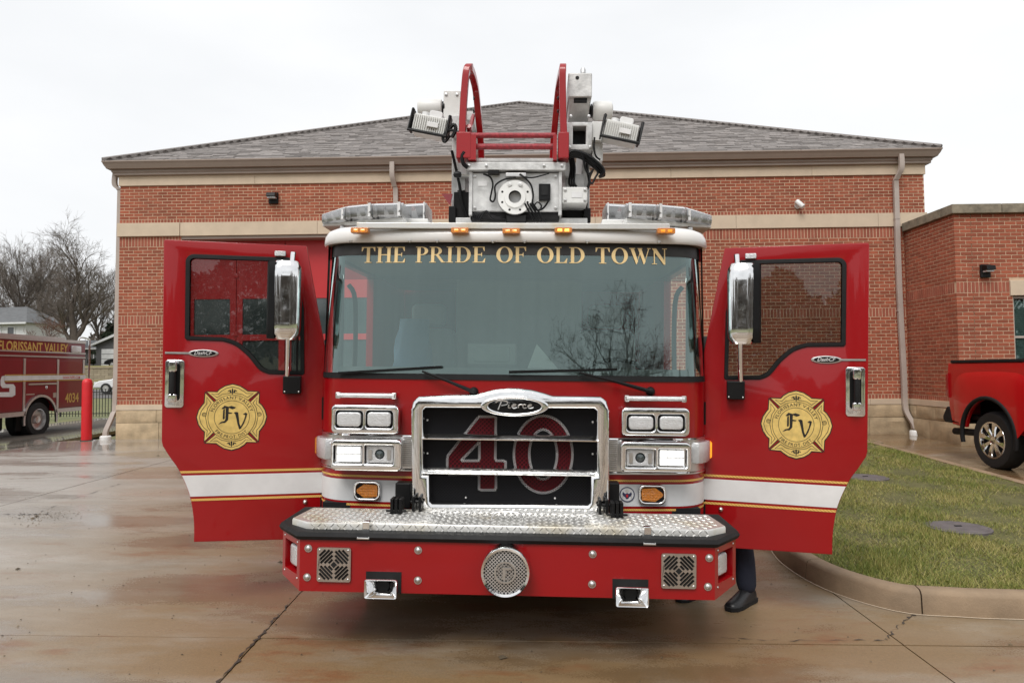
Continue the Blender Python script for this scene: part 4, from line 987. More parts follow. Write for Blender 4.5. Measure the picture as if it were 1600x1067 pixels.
# the chamfers are framed around the corner lamps
for i in range(5):
    if i in (1, 3): continue
    bp.poly([low[i], low[i+1], up_[i+1], up_[i]])
bp.poly([(x_, y_, zb1_) for x_, y_ in P0]); bp.poly(low)
for i in (1, 3):
    a, b = Vector(P0[i]), Vector(P0[i+1])
    def cf(u, d, z, a=a, b=b): t = (b-a); nrm = Vector((t.y, -t.x)).normalized(); p = a+t*u+nrm*d; return (p.x, p.y, z)
    q_ = MB(cf); z0, z1, u0, u1 = .43, .592, .15, .85
    L0, L1 = low[i][2], low[i+1][2]
    for pts in ([(0, 0, L0), (1, 0, L1), (u1, 0, z0), (u0, 0, z0)], [(0, 0, zb1_), (1, 0, zb1_), (u1, 0, z1), (u0, 0, z1)], [(0, 0, L0), (u0, 0, z0), (u0, 0, z1), (0, 0, zb1_)], [(1, 0, L1), (u1, 0, z0), (u1, 0, z1), (1, 0, zb1_)],
                [(u0, 0, z0), (u1, 0, z0), (u1, -.09, z0), (u0, -.09, z0)], [(u0, 0, z1), (u1, 0, z1), (u1, -.09, z1), (u0, -.09, z1)], [(u0, 0, z0), (u0, 0, z1), (u0, -.09, z1), (u0, -.09, z0)], [(u1, 0, z0), (u1, 0, z1), (u1, -.09, z1), (u1, -.09, z0)], [(u0, -.09, z0), (u1, -.09, z0), (u1, -.09, z1), (u0, -.09, z1)]):
        q_.poly(pts)
    bp.add(q_.v, q_.f)
bumper = bp.build('bumper', M['red'], tk, smooth=0, recalc=True)
for i in (1, 3):
    a, b = Vector(P0[i]), Vector(P0[i+1]); t = (b-a); nrm = Vector((t.y, -t.x)).normalized(); c = a+t*.5
    def cf2(u, d, z): p = c+t.normalized()*u-nrm*d; return (p.x, p.y, z)
    m = MB(cf2)
    v_, f_ = curve_mesh([rrect(-.06, .06, .452, .57, .025)], .035, .012); m.add([(p[0], .05-p[2], p[1]) for p in v_], f_); m.build('corner_light', M['clear_lens'], bumper, smooth=50)
    for du in (-.095, .095):
        for z_ in (.412, .608): m = MB(cf2); m.dome((du, .0, z_), (0, -1, 0), .006, .005, 8); m.build('screw', M['alu'], bumper)
def ringsweep(o0, o1, z0, z1, name, m, parent, r=.02):
    rows = []
    for o, z in ((o0+.01, z0), (o0, z0+r), (o0, z1-r), (o0+r*.6, z1), (o1, z1)): rows.append([(x_, y_, z) for x_, y_ in bplan(o)])
    return MB().rows(rows).build(name, m, parent, smooth=50)
ringsweep(-.022, .10, .632, .672, 'rubber_trim', M['rubber'], bumper)
tz0, tz1 = .655, .711
tp = [(-1.19, .40), (-1.215, .15), (-1.10, .06), (1.10, .06), (1.215, .15), (1.19, .40)]
MB().box(-1.2, 1.2, .402, .60, .60, .655).build('bumper_deck', M['black'], bumper)
rows = [[(x_*k_, y_+d_, z) for x_, y_ in tp] for z, k_, d_ in ((tz0-.02, 1, 0), (tz1-.012, 1, 0), (tz1-.003, .997, .004), (tz1, .990, .012))]
m = MB(); m.rows(rows); m.poly(rows[-1]); tread = m.build('tread_plate', M['tread'], bumper, smooth=40)
TV, TF = [], []
def lozenge(c, u, v, n_, sg, L_=.021, w_=.0062, h_=.0042):
    a_ = (u+v*sg).normalized(); b_ = n_.cross(a_); i0 = len(TV)
    for p_ in (c-a_*L_, c-b_*w_, c+a_*L_, c+b_*w_, c-a_*L_*.55+n_*h_, c+a_*L_*.55+n_*h_): TV.append(tuple(p_))
    for f_ in ((0, 1, 4), (1, 5, 4), (1, 2, 5), (2, 3, 5), (3, 4, 5), (3, 0, 4)): TF.append(tuple(i0+q for q in f_))
X_, Y_, Z_ = Vector((1, 0, 0)), Vector((0, 1, 0)), Vector((0, 0, 1)); pt = .036
for i in range(-34, 35):
    for j in range(10):
        xx_, yy_ = i*pt+(.0), .085+j*pt
        if yy_ > .385 or abs(xx_) > 1.175-(max(0, .15-yy_)*1.2): continue
        lozenge(Vector((xx_, yy_, tz1+.0002)), X_, Y_, Z_, 1 if (i+j) % 2 else -1)
    if abs(i*pt) < 1.09:
        for j in range(2): lozenge(Vector((i*pt+.01, .0598, tz1-.016-j*.024)), X_, Z_, -Y_, 1 if (i+j) % 2 else -1, .018, .006, .003)
tag(raw_mesh('tread_lozenges', TV, TF, M['tread'], bumper), kind='stuff')
for px, py in ((572, 824), (1012, 832)):
    xx, zz = T(px, py, .04); o = MB().box(xx-.02, xx+.02, .035, .075, tz1-.05, tz1+.012).build('plate_latch', M['chrome'], bumper, bevel=.004)
    m = MB(); m.box(xx-.04, xx+.04, .03, .058, tz1-.055, tz1-.04); m.tube([(xx-.03, .01, tz0+.01), (xx-.03, -.024, tz0-.008), (xx+.03, -.024, tz0-.008), (xx+.03, .01, tz0+.01)], .006, 6); m.build('latch_loop', M['alu'], o)
(xa, za), (xb, _) = T(768, 812, .2), T(817, 812, .2)
MB().tube(smooth_path([(xa, .20, tz1), (xa+.015, .205, tz1+.03), (xa+.05, .21, tz1+.04), (xb-.05, .21, tz1+.04), (xb-.015, .205, tz1+.03), (xb, .20, tz1)], 4), .005, 6).build('lift_handle', M['alu'], bumper)
for px, py in ((482, 856), (1108, 871), (480, 901), (1106, 916), (653.5, 859), (926, 865), (653, 906), (925, 912)):
    xx, zz = T(px, py, 0); m = MB(); m.dome((xx, 0, zz), (0, -1, 0), .017, .014, 14); m.lathe((xx, -.001, zz), (0, -1, 0), [(0, .021), (.003, .021), (.003, 0)], 14); m.build('bolt', M['alu'], bumper)
for px, py in ((522.5, 881), (1060, 891)):
    xx, zz = T(px, py, 0); h = .092; hol = []; e = .012
    for sx in (-1, 1):
        for sz in (-1, 1):
            for k in range(6):
                d = .036+k*.0222; ln = min(d, 2*(h-.006)-d)-.0145
                if ln < .012: continue
                c = d/2; hw = ln/2
                p = [(c-hw, c+hw), (c+hw, c-hw)]; wv = .0045
                q_ = [(p[0][0]-wv, p[0][1]-wv), (p[1][0]-wv, p[1][1]-wv), (p[1][0]+wv, p[1][1]+wv), (p[0][0]+wv, p[0][1]+wv)]
                hol.append([(xx+sx*a_, zz+sz*b_) for a_, b_ in q_])
    o = MB().plate([rrect(xx-h, xx+h, zz-h, zz+h, .012)]+hol, -.012, -.004).build('vent_plate', M['steel'], bumper, smooth=0)
    MB().box(xx-h+.004, xx+h-.004, -.0035, -.001, zz-h+.004, zz+h-.004).build('vent_backing', M['dark'], o)
    MB().plate([[(xx-.018, zz), (xx, zz-.018), (xx+.018, zz), (xx, zz+.018)]], -.014, -.0121).build('centre_badge', M['dark'], o)
    for sx in (-1, 1):
        for sz in (-1, 1): m = MB(); m.dome((xx+sx*(h-.014), -.012, zz+sz*(h-.014)), (0, -1, 0), .007, .005, 8); m.build('screw', M['alu'], o)
# speaker drum
xx, zz = T(789.5, 893, -.09); rs = 38.5/FPX*3.64
sp_ = MB().lathe((xx, .0, zz), (0, -1, 0), [(0, rs*.97), (.075, rs*.985), (.085, rs), (.10, rs), (.108, rs*.96), (.104, rs*.87), (.09, rs*.855)], 48).build('speaker', M['chrome'], bumper, smooth=40)
MB().lathe((xx, -.09, zz), (0, -1, 0), [(0, rs*.86), (.006, rs*.5), (.007, 0)], 48).build('speaker_face', M['perf'], sp_)
MB().plate([ellipse(xx, zz, rs*.44, rs*.44, 40), ellipse(xx, zz, rs*.37, rs*.37, 40)], -.104, -.097).build('speaker_ring', M['alu'], sp_)
m = MB(); m.plate([[(xx+p*rs, zz+q_*rs) for p, q_ in ((-.16, .2), (.22, .2), (.30, .12), (.02, .1), (.02, .0), (.12, -.02), (.02, -.06), (.0, -.27), (-.12, -.27), (-.1, .1))]], -.105, -.098); m.plate([ellipse(xx, zz, rs*.30, rs*.30, 32), ellipse(xx, zz, rs*.275, rs*.275, 32)], -.103, -.097); m.build('speaker_letter', M['alu'], sp_)
# horns
for px0, py0, px1, py1 in ((569, 905, 620, 936), (962, 917, 1014, 949)):
    (xa, za), (xb, zb_) = T(px0, py0, -.075), T(px1, py1, -.075); xm, zm = (xa+xb)/2, (za+zb_)/2
    hx_, hz_ = (xb-xa)/2, (za-zb_)/2
    def rr(sx, sz, y): return [(p[0], y, p[1]) for p in rrect(xm-hx_*sx, xm+hx_*sx, zm-hz_*sz, zm+hz_*sz, .010, 3)]
    m = MB(); m.rows([rr(.5, .5, .0), rr(.75, .75, -.03), rr(.97, .97, -.06), rr(1, 1, -.066), rr(1, 1, -.076), rr(.97, .95, -.080), rr(.93, .89, -.076), rr(.62, .60, -.04), rr(.42, .5, -.012)], True)
    o = m.build('horn', M['chrome'], bumper, smooth=40); MB().lathe((xm, -.008, zm), (0, -1, 0), [(0, .034), (.004, .034), (.004, 0)], 20).build('horn_throat', M['dark'], o)
    MB().prism([(xm-hx_*1.1, zb0_-.002), (xm+hx_*1.1, zb0_-.002), (xm+hx_*1.1, za+.02), (xm-hx_*1.1, za+.02)], -.0022, -.0006).build('horn_notch', M['dark'], o)
# ------------------------------------------------------------------ truck doors
def door_map(s, k):
    ux, uy = s*.99, -.25; n_ = math.hypot(ux, uy); ux, uy = ux/n_*k, uy/n_*k
    o = (s*1.29, .85)
    N_ = Vector((-.25*s/n_*1.0, -.99/n_))       # perpendicular to u
    return lambda u, y, z: (o[0]+ux*u+N_.x*(-y), o[1]+uy*u+N_.y*(-y), z)     # y < 0 is toward the camera
def arc(c, r, a0, a1, n=6): return [(c[0]+r*math.cos(math.radians(a0+(a1-a0)*k/n)), c[1]+r*math.sin(math.radians(a0+(a1-a0)*k/n))) for k in range(n+1)]
DO = [(.105, 2.362), (.975, 2.366), (.985, 2.355), (.972, 1.07)]+[tuple(p)[:2] for p in smooth_path([(.965, 1.04, 0), (.92, .965, 0), (.865, .88, 0), (.80, .72, 0), (.772, .56, 0), (.768, .42, 0)], 4)]+[(-.03, .405), (-.03, 1.66)]
DW = [(.19, 2.278), (.80, 2.276)]+arc((.80, 2.226), .05, 90, 0)[1:]+[(.845, 1.735), (.835, 1.722)]+[tuple(p)[:2] for p in smooth_path([(.62, 1.718, 0), (.54, 1.69, 0), (.46, 1.622, 0), (.39, 1.535, 0), (.33, 1.505, 0)], 4)]+[(.115, 1.50), (.105, 1.51), (.115, 1.94)]
def scaled(ol, c, k): return [(c[0]+(p[0]-c[0])*k, c[1]+(p[1]-c[1])*k) for p in ol]
def grow(ol, d):
    out = []; n_ = len(ol); A = sum(ol[i-1][0]*ol[i][1]-ol[i][0]*ol[i-1][1] for i in range(n_)); sg = 1 if A > 0 else -1
    for i in range(n_):
        p0, p1, p2 = Vector(ol[i-1]), Vector(ol[i]), Vector(ol[(i+1) % n_])
        t1, t2 = (p1-p0), (p2-p1)
        t1 = t1.normalized() if t1.length > 1e-9 else t2.normalized(); t2 = t2.normalized() if t2.length > 1e-9 else t1
        n1, n2 = Vector((t1.y, -t1.x)), Vector((t2.y, -t2.x)); nb = (n1+n2); nb = nb/max(nb.dot(nb), .5)*2*.5*1.0 if nb.length > 1e-6 else n1
        nb = (n1+n2).normalized()/max((n1+n2).normalized().dot(n1), .5); out.append((p1.x+nb.x*d*sg, p1.y+nb.y*d*sg))
    return out
BLF = [[(408, 425), (428, 408), (428, 530), (416, 545), (405, 533)], [(437, 395), (474, 390), (468, 548), (434, 586), (404, 585), (352, 606), (384, 573), (425, 562), (436, 540)],
       [(388, 408), (424, 370), (470, 385), (505, 374), (558, 392), (542, 408), (512, 416), (480, 400), (440, 396), (408, 416)], [(466, 452), (518, 460), (506, 472), (466, 472)]]
BLV = [[(532, 458), (560, 448), (584, 456), (592, 520), (602, 596), (624, 654), (600, 668), (578, 600), (564, 530), (550, 478)], [(692, 470), (670, 458), (640, 480), (668, 490), (655, 548), (622, 622), (604, 640), (618, 660), (652, 600), (680, 520)]]
def emblem(xf, cx, cz, R_, parent):
    top = [(-.68, .73), (-.41, .72), (-.34, .80), (-.2, .89), (0, .945), (.2, .89), (.34, .80), (.41, .745), (.69, .73), (.42, .49), (.25, .6), (0, .65), (-.25, .6), (-.42, .49)]
    def rot(pts, k): c_, s_ = (1, 0, -1, 0)[k], (0, 1, 0, -1)[k]; return [(p[0]*c_-p[1]*s_, p[0]*s_+p[1]*c_) for p in pts]
    def put(pts): return [(cx+p[0]*R_, cz+p[1]*R_) for p in pts]
    base, gold, ink = MB(xf), MB(xf), MB(xf); y = -.0016
    for k in range(4):
        base.plate([put(rot(grow(top, .028), k))], y, y+.0010); gold.plate([put(rot(top, k))], y-.0007, y)
        for a_, b_ in ((.055, .07),): ink.plate([put(rot(grow(top, -a_), k)), put(rot(grow(top, -b_), k))], y-.0012, y-.0008)
        t = rot([(0, .76)], k)[0]
        if k in (0, 2):
            fx, fz = t
            ink.plate([put([(fx, fz+.09), (fx+.025, fz+.02), (fx+.01, fz-.1), (fx-.01, fz-.1), (fx-.025, fz+.02)])], y-.0012, y-.0008)
            for s_ in (-1, 1): ink.plate([put([(fx+s_*.03, fz-.03), (fx+s_*.05, fz+.04), (fx+s_*.12, fz+.01), (fx+s_*.13, fz-.03), (fx+s_*.09, fz+.0), (fx+s_*.06, fz-.05)])], y-.0012, y-.0008)
            ink.plate([put([(fx-.07, fz-.05), (fx+.07, fz-.05), (fx+.07, fz-.035), (fx-.07, fz-.035)])], y-.0016, y-.00125)
        else:
            ink.plate([put(ellipse(t[0]*.99, .08, .06, .06, 18)), put(ellipse(t[0]*.99, .08, .045, .045, 18))], y-.0012, y-.0008)
            ink.plate([put(ellipse(t[0]*.99, .085, .03, .03, 14)), put(ellipse(t[0]*.99, .085, .018, .018, 14))], y-.0012, y-.0008)
    gold.plate([put(ellipse(0, 0, .66, .66, 48))], y-.0018, y-.0009)
    for r_ in (.655, .485): ink.plate([put(ellipse(0, 0, r_, r_, 48)), put(ellipse(0, 0, r_-.013, r_-.013, 48))], y-.0024, y-.0019)
    def arctext(s_, r_, a_mid, up_, size):
        ws_ = []
        for ch in s_:
            if ch == ' ': ws_.append(.30); continue
            v_, f_ = text_mesh(ch, .012); xs_ = [p[0] for p in v_]; ws_.append(max(xs_)-min(xs_)+.12)
        tot_ = sum(ws_)*size; a_ = a_mid+(tot_/2/r_ if up_ else -tot_/2/r_)
        for ch, w_ in zip(s_, ws_):
            da = w_*size/r_; am = a_-da/2 if up_ else a_+da/2
            if ch != ' ':
                v_, f_ = text_mesh(ch, .012); xs_ = [p[0] for p in v_]; lo, hi = min(xs_), max(xs_); P_ = []
                for p in v_:
                    lx_, lz_ = (p[0]-(lo+hi)/2)*size, p[1]*size
                    rr_ = r_+lz_ if up_ else r_-lz_; aa = am-lx_/r_ if up_ else am+lx_/r_
                    P_.append((cx+math.cos(aa)*rr_*R_, y-.0022, cz+math.sin(aa)*rr_*R_))
                ink.add(P_, f_)
            a_ = a_-da if up_ else a_+da
    arctext('FLORISSANT VALLEY', .525, math.pi/2, True, .128); arctext('FIRE PROT. DIST.', .615, -math.pi/2, False, .128)
    for g_ in BLF+BLV: ink.plate([put([((p[0]-512)/430, (515-p[1])/430) for p in g_])], y-.0026-.0002*(BLF+BLV).index(g_), y-.0020)
    e_ = base.build('emblem_outline', M['ink'], parent, smooth=0); gold.build('emblem', M['gold'], parent, smooth=0); ink.build('emblem_lettering', M['ink'], parent, smooth=0)
for s, k, nm in ((-1, 1.004, 'left'), (1, .978, 'right')):
    xf = door_map(s, k)
    d = MB(xf).plate([DO, DW], 0, .055, .004).build('door', M['red'], tk, smooth=40)
    d['label'] = 'open front cab door on the %s of the photo with gold emblem' % nm
    MB(xf).plate([grow(DW, .002), grow(DW, -.020)], -.008, .03, .004).build('window_seal', M['rubber'], d, smooth=50)
    MB(xf).plate([grow(DW, -.01)], .018, .023).build('window_glass', M['door_glass'], d, smooth=0)
    MB(xf).box(.148, .16, .010, .03, 1.51, 2.26).build('vent_divider', M['rubber'], d) if s < 0 else None
    # stripe and rope lines, cut along the door's wheel arch edge
    def edge(z): 
        for (u0, z0), (u1, z1) in zip(DO[3:-1], DO[4:]):
            if (z0-z)*(z1-z) <= 0 and abs(z1-z0) > 1e-6: return u0+(u1-u0)*(z-z0)/(z1-z0)
        return .96
    for z0, z1, nm_, mt in ((.712, .848, 'white_stripe', 'white_print'), (.683, .697, 'gold_line', 'rope'), (.863, .877, 'gold_line', 'rope')):
        n_ = 8; zz_ = [z0+(z1-z0)*i/n_ for i in range(n_+1)]
        pl = [(-.025, z0), (-.025, z1)]+[(edge(z)-.004, z) for z in reversed(zz_)]
        MB(xf).plate([pl], -.0022, -.0006).build(nm_, M[mt], d, smooth=0)
    emblem(xf if s > 0 else (lambda u, y, z, f=xf: f(u, y, z)), .552, 1.221, .225, d) if s > 0 else emblem(lambda u, y, z, f=xf: f(1.104-u, y, z), .552, 1.221, .225, d)
    # handle
    hp = MB(xf).plate([rrect(.846, .958, 1.285, 1.592, .018)], -.006, -.001, .002).build('handle_plate', M['chrome'], d, smooth=40)
    MB(xf).plate([rrect(.868, .936, 1.33, 1.57, .02)], -.010, -.0062, .0015).build('handle_recess', M['black'], hp)
    MB(xf).tube(smooth_path([(.902, -.012, 1.555), (.902, -.04, 1.545), (.902, -.05, 1.50), (.902, -.05, 1.42), (.902, -.04, 1.36), (.902, -.012, 1.345)], 4), [.018]*21, 8).build('handle_grip', M['rubber'], hp, smooth=50)
    MB(xf).plate([rrect(.880, .924, 1.515, 1.585, .012)], -.065, -.012, .006).build('handle_cap', M['chrome'], hp, smooth=50)
    MB(xf).plate([rrect(.878, .926, 1.325, 1.375, .012)], -.060, -.012, .006).build('handle_foot', M['chrome'], hp, smooth=50)
    # model plate: oval with a bar
    ob = MB(xf).plate([ellipse(.733, 1.636, .092, .024, 28)], -.006, -.001, .002).build('side_badge', M['alu'], d, smooth=40)
    MB(xf).plate([ellipse(.733, 1.636, .076, .018, 28)], -.0075, -.0062).build('badge_field', M['black'], ob)
    MB(xf).plate([[(.80, 1.630), (.962, 1.631), (.962, 1.643), (.80, 1.642)]], -.005, -.001).build('badge_bar', M['alu'], ob)
    txf = xf if s > 0 else (lambda u, y, z, f=xf: f(1.466-u, y, z))
    MB(txf).text('DashCF', .733, 1.627, .034, -.0085, 0.005, .35, .95).build('badge_lettering', M['white_print'], ob, smooth=0)
    # courtesy lamp above the window, hinge lamp below
    o = MB(xf).plate([rrect(.235, .305, 2.285, 2.32, .006)], -.02, -.001, .004).build('ground_light', M['clear_lens'], d)
    o = MB(xf).dome((.085, -.001, .655), (0, -1, 0), .016, .02, 10).build('side_marker', M['alu'], d)
    # mirror
    mxf = (lambda u, y, z, f=xf: f(u+.035, y, z))
    mb_ = MB(xf).plate([rrect(.120, .232, 1.375, 1.492, .006)], -.075, -.001, .006).build('mirror_bracket', M['black'], d, smooth=40)
    for du in (.132, .22):
        m = MB(xf); m.dome((du, -.075, 1.39), (0, -1, 0), .006, .004, 8); m.build('screw', M['alu'], d)
    MB(mxf).tube([(.172, -.055, 1.48), (.168, -.09, 1.60), (.164, -.13, 1.75)], .016, 14).build('mirror_post', M['chrome'], d, smooth=50)
    MB(mxf).tube([(.150, -.12, 2.20), (.142, -.11, 2.30)], .018, 10).build('mirror_stub', M['chrome'], d, smooth=50)
    # head: tapered chrome shell, its rear edge black; u 0.11 .. 0.31
    rows = []
    for t in range(15):
        f = t/14; z_ = 1.728+f*(2.232-1.728); e = min(1, math.sin(math.pi*min(f, 1-f)/.22) if min(f, 1-f) < .11 else 1); e = .72+.28*e
        hw = .092*e*(.92+.08*f); hd = .095*e
        rows.append([(.172+hw*max(-1, min(1, 1.25*math.cos(a_))), -.15+hd*max(-1, min(1, 1.15*math.sin(a_))), z_) for a_ in [2*math.pi*i/28 for i in range(28)]])
    m = MB(mxf); m.rows(rows, True); m.poly(rows[0]); m.poly(rows[-1]); hd_ = m.build('mirror_head', M['chrome'], d, smooth=50)
    m = MB(mxf); rows2 = []
    for t in range(11):
        f = t/10; z_ = 1.735+f*(.49); e = .80+.2*(1 if .1 <= f <= .9 else .4); rows2.append([(u_, y_*1, z_) for u_, y_ in ((.240, -.15-.088*e), (.276, -.15-.075*e), (.288, -.15-.05*e), (.288, -.15+.06*e), (.240, -.15+.08*e))])
    m.rows(rows2, True); m.poly(rows2[0]); m.poly(rows2[-1]); m.build('mirror_shroud', M['black'], d, smooth=40)
    hg = MB(); hg.cyl((s*1.275, .87, .6), (s*1.275, .87, .75), .018, n=10); hg.cyl((s*1.275, .87, 1.2), (s*1.275, .87, 1.35), .018, n=10); hg.build('door_hinge', M['black'], d)
# door opening trim and interior
m = MB()
for s in (-1, 1): m.box(s*1.16, s*1.215, .865, .93, .62, 2.36)
m.build('a_pillar', M['dash'], tk)
MB().box(-1.19, 1.19, .9, 3.2, 2.30, 2.345).build('headliner', M['dash'], tk)
m = MB(); m.rows([[(x_, y_, z_) for x_ in (-1.15, 1.15)] for y_, z_ in ((.72, 1.0), (.70, 1.50), (.80, 1.56), (.98, 1.53), (1.06, 1.46), (1.08, 1.0))]); m.build('dashboard', M['dash'], tk, smooth=30)
def seat(x):
    o = MB().prism([(x-.25, 1.06), (x+.25, 1.06), (x+.25, 1.18), (x-.25, 1.18)], 1.35, 1.88).build('seat', M['seat'], tk, bevel=.04)
    MB().prism(rrect(x-.23, x+.23, 1.2, 1.86, .08), 1.78, 1.92).build('seat_back', M['seat'], o, bevel=.03)
    MB().prism(rrect(x-.14, x+.14, 1.87, 2.06, .05), 1.82, 1.9).build('headrest', M['seat'], o, bevel=.03)
    MB().box(x-.2, x+.2, 1.45, 1.8, .71, 1.05).build('seat_base', M['black'], o)
seat(-.72); seat(.72)
MB().box(-.42, .40, .95, 2.2, .71, 1.32).build('engine_tunnel', M['seat'], tk, bevel=.06)
MB().box(-.55, .55, 2.3, 2.4, .71, 2.3).build('cab_divider', M['dash'], tk)
wc = Vector((.70, 1.16, 1.50)); ax = Vector((0, -.55, -.83)).normalized(); a_ = ax.orthogonal().normalized(); b_ = ax.cross(a_)
sw = MB().tube([wc+(a_*math.cos(t*math.pi/12)+b_*math.sin(t*math.pi/12))*.22 for t in range(25)], .016, 8, False).build('steering_wheel', M['black'], tk)
m = MB()
for t in (0, 2.1, 4.2): m.tube([wc-ax*-.02, wc+(a_*math.cos(t)+b_*math.sin(t))*.22], .012, 6)
m.cyl(wc, wc+ax*.4, .03, n=10); m.build('steering_column', M['black'], sw)
# grab rails just inside each opening, radio gear on the dash, a jacket on the seat
for s in (-1, 1):
    MB().tube(smooth_path([(s*1.15, 1.0, 1.35), (s*1.10, .99, 1.5), (s*1.10, .99, 2.0), (s*1.15, 1.0, 2.12)], 4), .017, 8).build('grab_rail', M['black'], tk)
m = MB(); m.box(-.30, .02, .86, 1.0, 1.58, 1.72); m.box(-.26, -.02, .85, .86, 1.60, 1.70); m.build('radio_console', M['dash'], tk, bevel=.01)
m = MB(); m.prism([(.10, 1.56), (.30, 1.56), (.16, 1.72)], .80, .82); m.build('dash_card', M['white_print'], tk)
rows = []
for i in range(9):
    f = i/8; rows.append([(-.80+(.20-.10*f)*math.cos(t*math.pi/6)+.02*math.sin(3*t+i), 1.60+(.12-.05*f)*math.sin(t*math.pi/6), 1.30+.62*f) for t in range(12)])
m = MB(); m.rows(rows, True); m.poly(rows[-1]); m.build('hanging_jacket', M['jacket'], tk, smooth=60)

# chassis, wheels and body behind the cab
def wheel(x, y, r, wd, name='wheel', parent=None, rim='alu', out=1, tm='tyre'):
    t_ = MB().lathe((x, y, r), (out, 0, 0), [(-wd/2, r*.62), (-wd/2, r*.93), (-wd*.42, r*.985), (-wd*.3, r), (wd*.3, r), (wd*.42, r*.985), (wd/2, r*.93), (wd/2, r*.62)], 40).build(name, M[tm], parent, smooth=30)
    MB().lathe((x, y, r), (out, 0, 0), [(-wd*.45, r*.62), (wd*.46, r*.63), (wd*.48, r*.58), (wd*.35, r*.55), (wd*.1, r*.42), (wd*.1, r*.22), (wd*.3, r*.2), (wd*.33, r*.1), (wd*.33, 0)], 32).build('rim', M[rim], t_, smooth=30)
    m = MB()
    for k in range(10): aa = 2*math.pi*k/10; m.dome((x+out*wd*.1, y+r*.33*math.cos(aa), r+r*.33*math.sin(aa)), (out, 0, 0), r*.035, r*.05, 6)
    m.build('lug_nuts', M['chrome'], t_, kind='stuff'); return t_
for s in (-1, 1):
    wheel(s*1.03, 2.35, .54, .36, parent=tk, out=s); wheel(s*1.05, 8.6, .54, .32, parent=tk, out=s); wheel(s*.70, 8.6, .54, .30, parent=tk, out=s)
m = MB()
for s in (-1, 1): m.box(s*.40, s*.50, .66, 10, .40, .59)
m.cyl((-1, 2.35, .54), (1, 2.35, .54), .09, n=10); m.cyl((-1, 8.6, .54), (1, 8.6, .54), .11, n=10); m.build('chassis_frame', M['black'], tk)
MB().box(-1.2, 1.2, .6, 3.4, .50, .6).build('added_underbody_pan', M['black'], tk)  # unseen; run further back so no light comes through beneath the truck
MB().prism(rrect(-.38, .38, .30, .58, .06), .75, 3.2).build('added_engine_bulk', M['black'], tk)  # unseen bulk added to darken the ground under the cab
for s in (-1, 1): MB().box(s*.6, s*1.2, 2.95, 2.98, .12, .9).build('added_mud_flap', M['rubber'], tk)  # unseen flaps added to block light from behind
MB().box(-1.2, 1.2, 3.5, 8, .38, .74).build('pump_module', M['black'], tk)
MB().prism(rrect(-1.24, 1.24, .75, 2.55, .03), 3.5, 10.3).build('rear_body', M['red'], tk)
MB().box(-.9, .9, 3.32, 3.48, .7, 2.45).build('pump_gap', M['black'], tk)

# ------------------------------------------------------------------ aerial ladder over the cab
ly = 1.35
def P(px, py, y): x_, z_ = T(px, py, y); return Vector((x_, y, z_))
def pbox(px0, py0, px1, py1, y0, y1, name, m, parent, bevel=.006):
    a, b = T(px0, py0, y0), T(px1, py1, y0); return MB().box(a[0], b[0], y0, y1, b[1], a[1]).build(name, M[m], parent, bevel=bevel)
lad = MB(); base_z = P(800, 258, ly).z
for s in (-1, 1):
    xx = s*.405-.01
    lad.box(xx-.04, xx+.04, ly+.25, 9.5, base_z-.02, base_z+.09); lad.box(xx-.03, xx+.03, ly+.6, 9.5, base_z+.55, base_z+.62)
    n_ = 20
    for k in range(n_):
        y0, y1 = ly+.6+k*.4, ly+.6+(k+1)*.4; z0, z1 = (base_z+.08, base_z+.56) if k % 2 == 0 else (base_z+.56, base_z+.08)
        lad.tube([(xx, y0, z0), (xx, y1, z1)], .018, 6)
ladder = lad.build('aerial_ladder', M['grey_metal'], tk, smooth=40)
for k in range(16): MB().tube([(-.40, ly+.7+k*.36, base_z+.04), (.38, ly+.7+k*.36, base_z+.04)], .017, 8).build('rung', M['grey_metal'], ladder)
